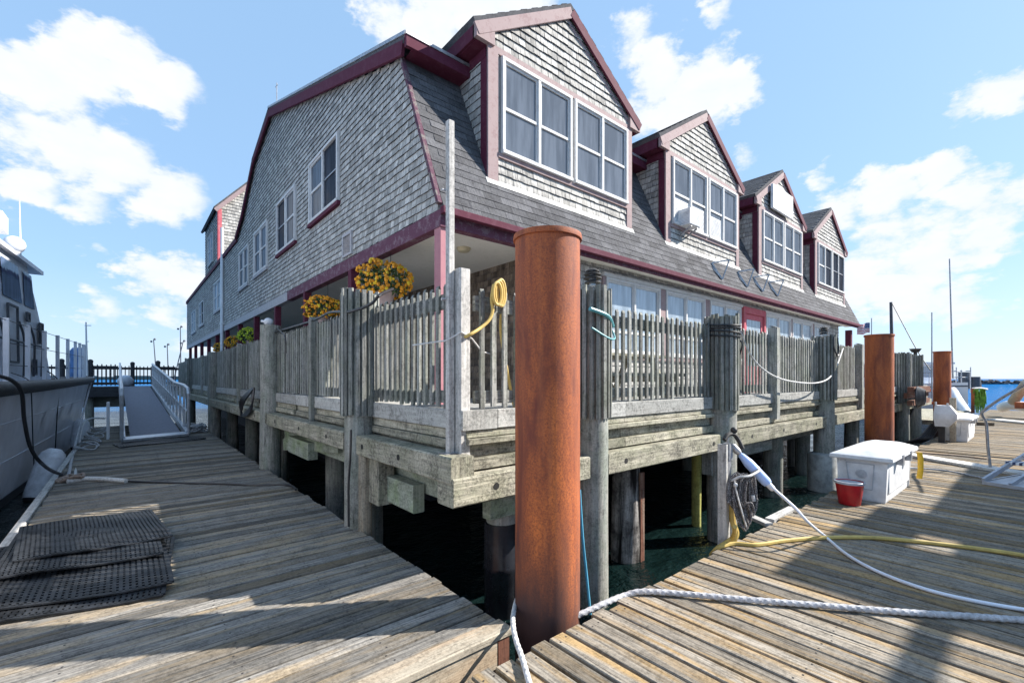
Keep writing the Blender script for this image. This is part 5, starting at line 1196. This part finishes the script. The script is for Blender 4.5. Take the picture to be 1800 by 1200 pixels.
# connector sleeve and cable
P1 = onD(1303, 800, 4.72); P2 = onD(1350, 850, 4.62)
t = thing('shore_power_cable', P1, 'white shore power cable with pale blue sleeve, running from the hose post', 'cable')
mb = MB(); d = (P2-P1).normalized(); L = (P2-P1).length; mb.lathe(P1, [(.018, -.02), (.03, 0), (.042, .06), (.05, .1), (.05, L-.03), (.042, L)], n=20, axis=d); mb.build('sleeve', 'blue_sleeve', t, True)
mb = MB(); mb.lathe(P1, [(.02, -.14), (.035, -.12), (.035, -.05), (.025, -.02)], n=16, axis=d); mb.lathe(P1, [(.051, L*.5), (.053, L*.5+.008), (.051, L*.5+.016)], n=20, axis=d); mb.build('clamp', 'galvanised', t, True)
mb = MB(); mb.lathe(P2, [(.03, -.01), (.03, .06), (.022, .075)], n=16, axis=d)
q = [P2, onD(1395, 890, 4.45), onD(1420, 917, 4.4), onZ(1450, 942, .03), onZ(1490, 975, .02), onZ(1545, 1005, .02), onZ(1620, 1033, .02), onZ(1700, 1053, .02), onZ(1800, 1071, .02), onZ(1960, 1095, .02)]
mb.tube(q, .0145, 10); mb.build('cable_run', 'cable_white', t, True)
# coiled lines
t = thing('hose_coil', (HX+.1, HY-.05, .4), 'coil of black and white speckled rope hanging on the hose post', 'rope')
mb = MB()
for k in range(10):
    x0_ = 1284+k*3.4; top = 832+random.uniform(-3, 6); bt = 922-abs(k-4)*7+random.uniform(-6, 14); dd = 4.55+.02*(k % 3)
    mb.tube([onD(x0_+8, top, dd), onD(x0_-2, top+14, dd-.02), onD(x0_-5, top+50, dd-.03), onD(x0_+4+random.uniform(-3, 3), bt-14, dd-.03), onD(x0_+12, bt, dd-.02), onD(x0_+16, bt-16, dd), onD(x0_+13, (top+bt)/2, dd+.02), onD(x0_+12, top+12, dd), onD(x0_+8, top, dd)], .0115, 8, strands=3, pitch=.03)
for k in range(3): mb.tube([onD(1318+k*4, 838, 4.6), onD(1323+k*3, 860, 4.58), onD(1325+k*2, 876-k*2, 4.58)], .012, 8)
mb.build('rope_turns', 'rope_speckle', t, True)
mb = MB(); mb.tube([onD(1285, 845, 4.55), onD(1300, 838, 4.5), onD(1318, 836, 4.5), onD(1336, 826, 4.62)], .012, 7); mb.tube([onD(1290, 840, 4.53), onD(1296, 870, 4.5), onD(1306, 905, 4.5), onD(1312, 925, 4.52)], .008, 6); mb.cyl(onD(1323, 870, 4.57), onD(1325, 880, 4.57), .02, n=8); mb.sphere(onD(1293, 852, 4.5), .022, 8, 6); mb.build('tie', 'rope_white', t, True)
line('water_hose', [onZ(1292, 925, .25), onZ(1287, 945, .06), onZ(1262, 962, -.02), onZ(1250, 975, -.1), onZ(1262, 963, .0), onZ(1290, 955, .02), onZ(1330, 957, .02), onZ(1380, 950, .02), onZ(1440, 945, .02), onZ(1520, 944, .02), onZ(1600, 950, .02), onZ(1690, 960, .02), onZ(1800, 976, .02), onZ(1900, 1000, .02)], .021, 'hose_yellow', 'tan yellow water hose lying across the sunlit float', 'hose', part='hose_run')
line('water_hose', [onD(1286, 880, 4.65), onD(1288, 915, 4.62), onD(1294, 938, 4.6), onD(1284, 956, 4.6)], .03, 'hose_yellow', 'short tan hose loop at the foot of the hose post', 'hose', part='hose_run')
line('mooring_rope', [onD(1000, 1086, 3.25), onD(1025, 1077, 3.28), onD(1060, 1061, 3.35), onD(1095, 1047, 3.45), onZ(1130, 1039, .03), onZ(1200, 1043, .028), onZ(1300, 1052, .028), onZ(1400, 1060, .028), onZ(1500, 1068, .028), onZ(1600, 1076, .028), onZ(1700, 1082, .028), onZ(1800, 1089, .028), onZ(1950, 1098, .028)], .0215, 'rope_grey', 'thick twisted grey mooring rope stretched from the big rust pile across the sunlit float', strands=3)
line('mooring_rope', [onD(935, 1010, 3.75), onD(912, 1045, 3.5), onD(903, 1075, 3.2), onD(902, 1100, 2.95), onZ(908, 1128, .03), onZ(916, 1150, .03), onZ(925, 1180, .03), onZ(935, 1215, .03), onZ(950, 1260, .03)], .0165, 'rope_white', 'thick white rope at the left foot of the big rust pile', strands=3)
line('blue_line', [onD(1019, 860, 4.1), onD(1024, 940, 4.0), onD(1031, 1010, 3.9), onD(1038, 1080, 3.75)], .012, 'blue_rope', 'thin blue line hanging down beside the big rust pile')
t = thing('edge_bracket', (5.2, 2.15, 0), 'pale board and bracket sticking out of the sunlit float edge', 'bracket')
mb = MB(); mb.bar(onZ(1318, 907, 0), onZ(1352, 922, 0), .1, .04, ch=.004); mb.bar((5.75, 2.12, -.02), (6.5, 2.12, -.02), .1, .06); mb.build('board', 'pale_post', t)
# aluminium steps at the right
t = thing('boarding_steps', (10.2, .67, 0), 'aluminium boarding steps with a bent tube handrail and striped treads', 'steps')
sA = Vector((.958, -.287, 0)); sB = Vector((-.287, -.958, 0))
def sp_(a_, b_, z_): return Vector((10.2, .67, 0))+sA*a_+sB*b_+Vector((0, 0, z_))
mb = MB(); mb.bar(sp_(0, 0, .06), sp_(3, 0, .70), .035, .07); mb.bar(sp_(.0, .3, .05), sp_(3, .3, .66), .035, .06); mb.bar(sp_(0, .95, .06), sp_(3, .95, .70), .035, .07)
mb.bar(sp_(0, 0, .03), sp_(0, .95, .03), .05, .05); mb.bar(sp_(.0, .0, .03), sp_(3, .0, .03), .03, .05); mb.build('frame', 'steel_stairs', t)
mb = MB(); mb.quad(sp_(.05, .03, .05), sp_(3, .03, .05), sp_(3, .92, .05), sp_(.05, .92, .05)); mb.build('base_plate', 'steel_stairs', t)
for (a_, z_) in ((.85, .27), (1.75, .45)):
    m2 = MB(); m2.obox(sp_(a_+.12, .45, z_), sA*.13, sB*.5, Vector((0, 0, .02)), mi=0)
    for i in range(13): m2.obox(sp_(a_+.12, -.02+i*.078, z_), sA*.134, sB*.018, Vector((0, 0, .023)), mi=1)
    m2.build('tread', ['box_white', 'blue_stripe'], t)
mb = MB(); a = onD(1741, 822, 8.2); mb.tube([a, onD(1737, 790, 8.2), onD(1735, 758, 8.2), onD(1733, 742, 8.2), onD(1726, 728, 8.15), onD(1731, 720, 8.1), onD(1760, 700, 7.9), onD(1800, 677, 7.6), onD(1880, 630, 7.0)], .022, 10, sub=5); mb.build('handrail', 'galvanised', t, True)
line('dock_line', [onZ(1590, 822, .015), onZ(1650, 825, .015), onZ(1720, 838, .015), onZ(1800, 860, .015)], .014, 'rope_grey', 'thin rope lying on the float beside the aluminium steps')
line('dock_line', [onZ(1612, 795, .015), onZ(1680, 800, .015), onZ(1735, 806, .015)], .012, 'rope_brown', 'thin brown rope lying behind the white board')

# ================================================================== RIGHT BACKGROUND
t = thing('dish_lamp', (21, 3, 2.5), 'dark shallow dish lamp on the stout pile beyond the second rusty pile', 'lamp')
c = onY(1609, 617, DY-.1); mb = MB(); mb.lathe((c.x, c.y, 0), [(.05, 2.42), (.05, 2.55), (.10, 2.56), (.17, 2.68), (.16, 2.685), (.001, 2.67)], n=24); mb.build('dish', 'dark_iron', t, True)
t = thing('timber_brackets', (18.5, 2.9, 1.3), 'rust brown timbers bolted across the piles beyond the second rusty pile', 'timber')
mb = MB(); mb.box(17.6, 21.3, 2.72, 2.80, 1.05, 1.22, mi=0); mb.box(17.5, 20.3, 2.55, 2.70, 1.22, 1.40); mb.box(17.6, 20.6, 2.6, 2.72, .85, 1.0); mb.build('beam', 'rusty_timber', t)
t = thing('cable_reel', (17.6, 2.6, 1.1), 'tangled dark cable coil hung on the rust brown timbers', 'cable')
mb = MB()
for k in range(7): mb.tube([Vector((17.7+.04*k, 2.5, 1.1))+Vector((math.cos(a_)*(.28-.02*k), -.02*k, math.sin(a_)*(.3-.015*k))) for a_ in [i*2*math.pi/10 for i in range(11)]], .02, 6, sub=3)
mb.build('cable_loops', 'cable_black', t, True)
line('guy_wire', [onD(1568, 533, 24), onD(1610, 612, 20), onD(1635, 650, 18)], .02, 'dark_iron', 'dark stay wire slanting down from the slim mast', 'wire')
line('black_cable', [onD(1588, 660, 15.5), onD(1608, 688, 15.5), onD(1606, 715, 15.5), onD(1596, 745, 15.5), onD(1590, 775, 15.5)], .03, 'cable_black', 'black cable hanging from the rust brown timbers to the water', 'cable')
t = thing('low_landing', (24, 3.3, 0), 'low timber landing behind the farthest rusty pile', 'landing')
mb = MB(); mb.box(22.5, 31, 2.7, 4.2, -.05, .12, tone=.9); mb.box(22.5, 31, 2.6, 2.72, -.5, .1, tone=.6); mb.build('deck_boards', 'timber', t)
def mast(px, y0, y1, D, r, label, lean=0, mat='galvanised', name='mast'):
    t = thing(name, onD(px, y0, D), label, 'mast'); mb = MB(); mb.cyl(onD(px+lean, y0, D), onD(px, y1, D), r, r*.7, n=8); mb.build('pole', mat, t, True)
mast(1566, 660, 531, 24, .09, 'slim dark mast with a stay, right beside the second rusty pile', 3, 'boat_dark')
mast(1638, 700, 549, 24, .035, 'thin pole standing just left of the farthest rusty pile', 0)
mast(1669, 665, 455, 22, .035, 'tallest thin whip aerial, right of the farthest rusty pile', 6)
# white cruiser
cA = Vector((37.6, 9.4, 0)); cB = Vector((33.5, 2.75, 0)); cd = (cB-cA).normalized(); cn = Vector((cd.y, -cd.x, 0))
if cn.x > 0: cn = -cn          # towards the camera
cL = (cB-cA).length
t = thing('white_cruiser', (35.5, 6, -.7), 'white motor boat with an orange life ring, moored behind the farthest rusty pile', 'boat')
def hp(s_, z, sd):
    hb = 1.35*(1-max(0, (s_-.5)/.5)**2.2)*(.72+.28*(z+.7)/2.0); return cA+cd*(cL*s_)+cn*(sd*hb)+Vector((0, 0, z))
S2 = [i/24 for i in range(25)]
mb = MB()
for sd in (1, -1): mb.rings([[hp(s_, -.7+(1.75+.40*s_)*q, sd) for s_ in S2] for q in (0, .25, .5, .8, 1)], closed=False, cap=False)
mb.rings([[hp(s_, 1.04+.40*s_, 1) for s_ in S2], [hp(s_, 1.04+.40*s_, -1) for s_ in S2]], closed=False, cap=False)
mb.build('hull', 'boat_white', t, True)
mb = MB(); cc = cA+cd*(cL*.47); mb.obox(cc+Vector((0, 0, 1.75)), cd*2.3, cn*.95, Vector((0, 0, .72))); mb.obox(cc+cd*.1+Vector((0, 0, 2.5)), cd*2.6, cn*1.1, Vector((0, 0, .05))); mb.build('cabin', 'boat_light', t)
mb = MB()
for i in range(4): mb.obox(cc+cd*(-1.7+i*1.13)+cn*.96+Vector((0, 0, 2.02)), cd*.42, cn*.006, Vector((0, 0, .3)))
mb.obox(cc+cd*2.31+Vector((0, 0, 2.02)), cn*.75, cd*.006, Vector((0, 0, .3))); mb.build('cabin_window', 'boat_glass', t)
mb = MB(); mb.tube([hp(s_, .86+.40*s_, 1)+cn*.01 for s_ in S2[::2]], .035, 6); mb.build('rub_rail', 'boat_dark', t)
r_ = ray(1640, 697); p0_ = cA+cn*1.28; tt = (p0_.x*cd.y-p0_.y*cd.x)/(r_.x*cd.y-r_.y*cd.x); c = Vector((r_.x*tt, r_.y*tt, EYE+r_.z*tt))+cn*.10
mb = MB()
for k in range(4):
    a0 = k*math.pi/2; mb.tube([c+cd*(math.cos(a0+i*math.pi/16)*.34)+Vector((0, 0, math.sin(a0+i*math.pi/16)*.34)) for i in range(8)], .075, 8, straight=True)
mb.build('life_ring', 'orange_ring', t, True)
mb = MB()
for i in range(12):
    s_ = .5+i*.042; p = hp(min(s_, .98), 1.04+.40*s_, 1); mb.cyl(p, p+Vector((0, 0, .6)), .016, n=6)
mb.tube([hp(min(.5+i*.042, .98), 1.64+.40*(.5+i*.042), 1) for i in range(12)], .02, 6); mb.cyl(cc+Vector((0, 0, 2.5)), cc+Vector((0, 0, 3.1)), .03, n=6); mb.cyl(cc+cd*.8+Vector((0, 0, 2.9)), cc-cd*.8+Vector((0, 0, 2.9)), .03, n=6); mb.build('rail', 'galvanised', t)
# small craft and gear beyond the dock box
t = thing('dinghy', (33, 2.2, .2), 'white slanted tube standing for the cruiser bow behind the farther dock box', 'boat')
mb = MB(); mb.tube([onD(1674, 686, 24), onD(1683, 702, 23), onD(1692, 716, 22), onD(1699, 727, 21.5)], .2, 12); mb.build('tube_hull', 'boat_white', t, True)  # tube stands in for the sloping bow of the white cruiser
t = thing('pipe_railing', (35, 3, 0), 'thin galvanised rail frame behind the farther dock box', 'railing')
mb = MB()
for (px, y0, y1) in ((1681, 645, 700), (1690, 650, 705), (1697, 690, 728), (1706, 645, 690)): mb.cyl(onD(px, y1, 27), onD(px, y0, 27), .03, n=6)
mb.tube([onD(1677, 652, 27), onD(1706, 652, 27)], .03, 6); mb.tube([onD(1677, 676, 27), onD(1702, 684, 27)], .04, 6); mb.tube([onD(1677, 663, 27), onD(1700, 663, 27)], .03, 6); mb.build('frame', 'galvanised', t)
def lobster(px, y0, y1, D, w_, label):
    t = thing('mooring_pile', onD(px, y1, D), label, 'pile', 'dark mooring piles out at the dock end'); mb = MB(); mb.cyl(onD(px, y1, D), onD(px, y0, D), w_, w_*.9, n=12, wob=.15, seg=5); mb.build('shaft', 'boat_dark', t, True)
lobster(1695, 654, 683, 30, .32, 'dark pile out at the dock end, left one of two'); lobster(1712, 662, 682, 30, .36, 'dark pile out at the dock end, right one of two')
t = thing('net_rack', onD(1712, 725, 20), 'green net hanging from a red post at the end of the float', 'net')
mb = MB(); mb.cyl(onD(1710, 726, 20), onD(1710, 682, 20), .06, n=8); mb.build('post_tube', 'rust', t)
mb = MB(); mb.tube([onD(1708, 683, 20), onD(1722, 682, 20), onD(1735, 684, 20)], .05, 6); mb.build('arm', 'galvanised', t)
mb = MB()
for i in range(34):
    px = 1712+random.random()*20; l = random.uniform(20, 42); mb.tube([onD(px, 684, 20+random.uniform(-.2, .2)), onD(px+random.uniform(-2, 2), 684+l*.5, 20), onD(px+random.uniform(-2, 3), 684+l, 20)], .018, 4, sub=2)
for i in range(16): mb.tube([onD(1712, 688+i*2, 19.95+random.uniform(-.05, .05)), onD(1730, 690+i*2, 20)], .015, 4, sub=1)
mb.build('mesh_net', 'net_green', t)
t = thing('dinghy', onD(1785, 710, 22), 'white inflatable dinghy with a beige tube at the right end of the float', 'boat')
mb = MB(); mb.tube([onD(1762, 716, 20), onD(1775, 712, 19.5), onD(1800, 714, 19), onD(1850, 722, 18)], .2, 14); mb.build('tube_hull', 'boat_white', t, True)
mb = MB(); mb.tube([onD(1781, 706, 19), onD(1792, 690, 18.5), onD(1806, 672, 18)], .17, 12); mb.build('side_tube', 'beige_rubber', t, True)
mb = MB(); mb.box(*(lambda p: (p.x-.3, p.x+.3, p.y-.2, p.y+.2, p.z-.12, p.z+.12))(onD(1797, 712, 18.2))); mb.build('motor_mount', 'rust', t)
# flag
t = thing('flag_on_pole', onD(1532, 620, 26), 'American flag streaming from a thin pole beyond the building end', 'flag')
D = 26; mb = MB(); mb.cyl(onD(1532, 640, D), onD(1532, 559, D), .025, n=6); mb.build('pole', 'galvanised', t)
mb = MB(); P0 = onD(1529, 567, D); n = 12
def fpnt(u, v): return P0-RT*(.70*u)+FW*(.06*math.sin(u*7))+Vector((0, 0, -.58*v-.12*u+.03*math.sin(u*8)))
for j in range(13):
    for i in range(n):
        canton = i < 5 and j < 7; mb.quad(fpnt(i/n, j/13), fpnt((i+1)/n, j/13), fpnt((i+1)/n, (j+1)/13), fpnt(i/n, (j+1)/13), mi=2 if canton else (0 if j % 2 == 0 else 1))
for a_ in range(4):
    for b_ in range(5):
        c = fpnt(.05+a_*.1, .05+b_*.105)-FW*.012; mb.quad(c+RT*.012+Vector((0,0,.012)), c-RT*.012+Vector((0,0,.012)), c-RT*.012-Vector((0,0,.012)), c+RT*.012-Vector((0,0,.012)), mi=1)
mb.build('cloth', ['flag_red', 'flag_white', 'flag_blue'], t)
# breakwater and far shore
t = thing('breakwater', (280, 15, -.7), 'low dark stone breakwater on the horizon across the blue water', 'breakwater')
mb = MB(); rnd = random.Random(3)
for i in range(420):
    s = rnd.uniform(-1, 1); p = onD(1560, 670, 186)+(onD(2100, 672, 186)-onD(1560, 670, 186))*((s+1)/2)
    c = Vector((p.x+rnd.uniform(-2, 2), p.y+rnd.uniform(-2, 2), -.6+rnd.random()**1.5*1.35)); mb.sphere(c, rnd.uniform(.5, 1.1), 6, 4, rnd.random(), sc3=(rnd.uniform(.8, 1.4), 1, .7))
mb.build('stones', 'rock', t)
t = thing('far_shore', onD(200, 665, 900), 'faint low shoreline beyond the cross walk', 'shore')
mb = MB()
a = onD(-300, 665, 800); b2 = onD(640, 665, 800)
for i in range(30):
    p = a+(b2-a)*(i/30); q = a+(b2-a)*((i+1)/30); h = 6+4*mnoise.noise(Vector((i*.7, 0, 0))); mb.prism([(p.x, p.y, -2), (q.x, q.y, -2), (q.x, q.y, h), (p.x, p.y, h)], (0, 30, 0))
mb.build('land', 'far_land', t)
# distant trawler rigging seen over the cross walk
for (px, py, tx, ty, lab) in ((275, 640, 270, 597, 'distant rigging pole with two lamps above the gangway'), (296, 645, 294, 606, 'short distant rigging pole right of the gangway'), (305, 650, 322, 600, 'slanting distant rigging boom near the building'), (318, 640, 317, 575, 'thin distant aerial near the building')):
    D = 60; t = thing('rigging_pole', onD(px, py, D), lab, 'mast', 'distant rigging poles'); mb = MB(); mb.cyl(onD(px, py+20, D), onD(tx, ty, D), .07, .05, n=6); mb.build('pole', 'boat_dark', t)
    mb = MB(); mb.sphere(onD(tx-4, ty+3, D), .13, 8, 6); mb.sphere(onD(tx+2, ty-1, D), .14, 8, 6); mb.build('lamp', 'boat_dark', t)

# unseen motor yacht, added beside the sunlit float to throw the big shadow there
t = thing('shadow_yacht', (12, -4, -.7), 'unseen white motor yacht added at the open side of the sunlit float to cast its shadow', 'boat')
mb = MB()
def yp(s, z, sd): hb = 1.9*(1-max(0, (.35-s)/.35)**2.2)*(.75+.25*(z+.7)/2.0); return Vector((7.0+14*s, -4.0+sd*hb, z))
for sd in (1, -1): mb.rings([[yp(s, -.7+(2.0-.3*s)*q, sd) for s in S2] for q in (0, .25, .5, .8, 1)], closed=False, cap=False)
mb.rings([[yp(s, 1.28-.3*s, 1) for s in S2], [yp(s, 1.28-.3*s, -1) for s in S2]], closed=False, cap=False); mb.build('hull', 'boat_white', t, True)
mb = MB(); mb.box(11.0, 17, -5.3, -2.75, 1.0, 3.0); mb.build('cabin', 'boat_white', t)
mb = MB(); mb.box(10.1, 11.7, -5.6, -2.05, 4.95, 5.05); mb.box(11.701, 12.4, -5.6, -2.98, 4.95, 5.05); mb.box(11.701, 12.4, -2.62, -2.05, 4.95, 5.05); mb.box(12.401, 13.3, -5.6, -2.15, 4.95, 5.05); mb.box(13.301, 18.2, -5.6, -2.6, 4.95, 5.05); mb.build('hardtop', 'boat_white', t)  # slab edges and gap shaped for the shadow outline and light patch
mb = MB()
for x in (10.6, 14.2, 18): 
    for y in (-5.3, -2.6): mb.cyl((x, y, 1), (x, y, 4.96 if x < 18 else 4.96), .04, n=8)
mb.box(8.6, 10.1, -3.12, -2.99, 4.94, 5.06); mb.box(11.4, 12.6, -3.1, -2.6, 3.6, 4.4); mb.build('supports', 'galvanised', t)  # boom bar added for the pole shadow on the float
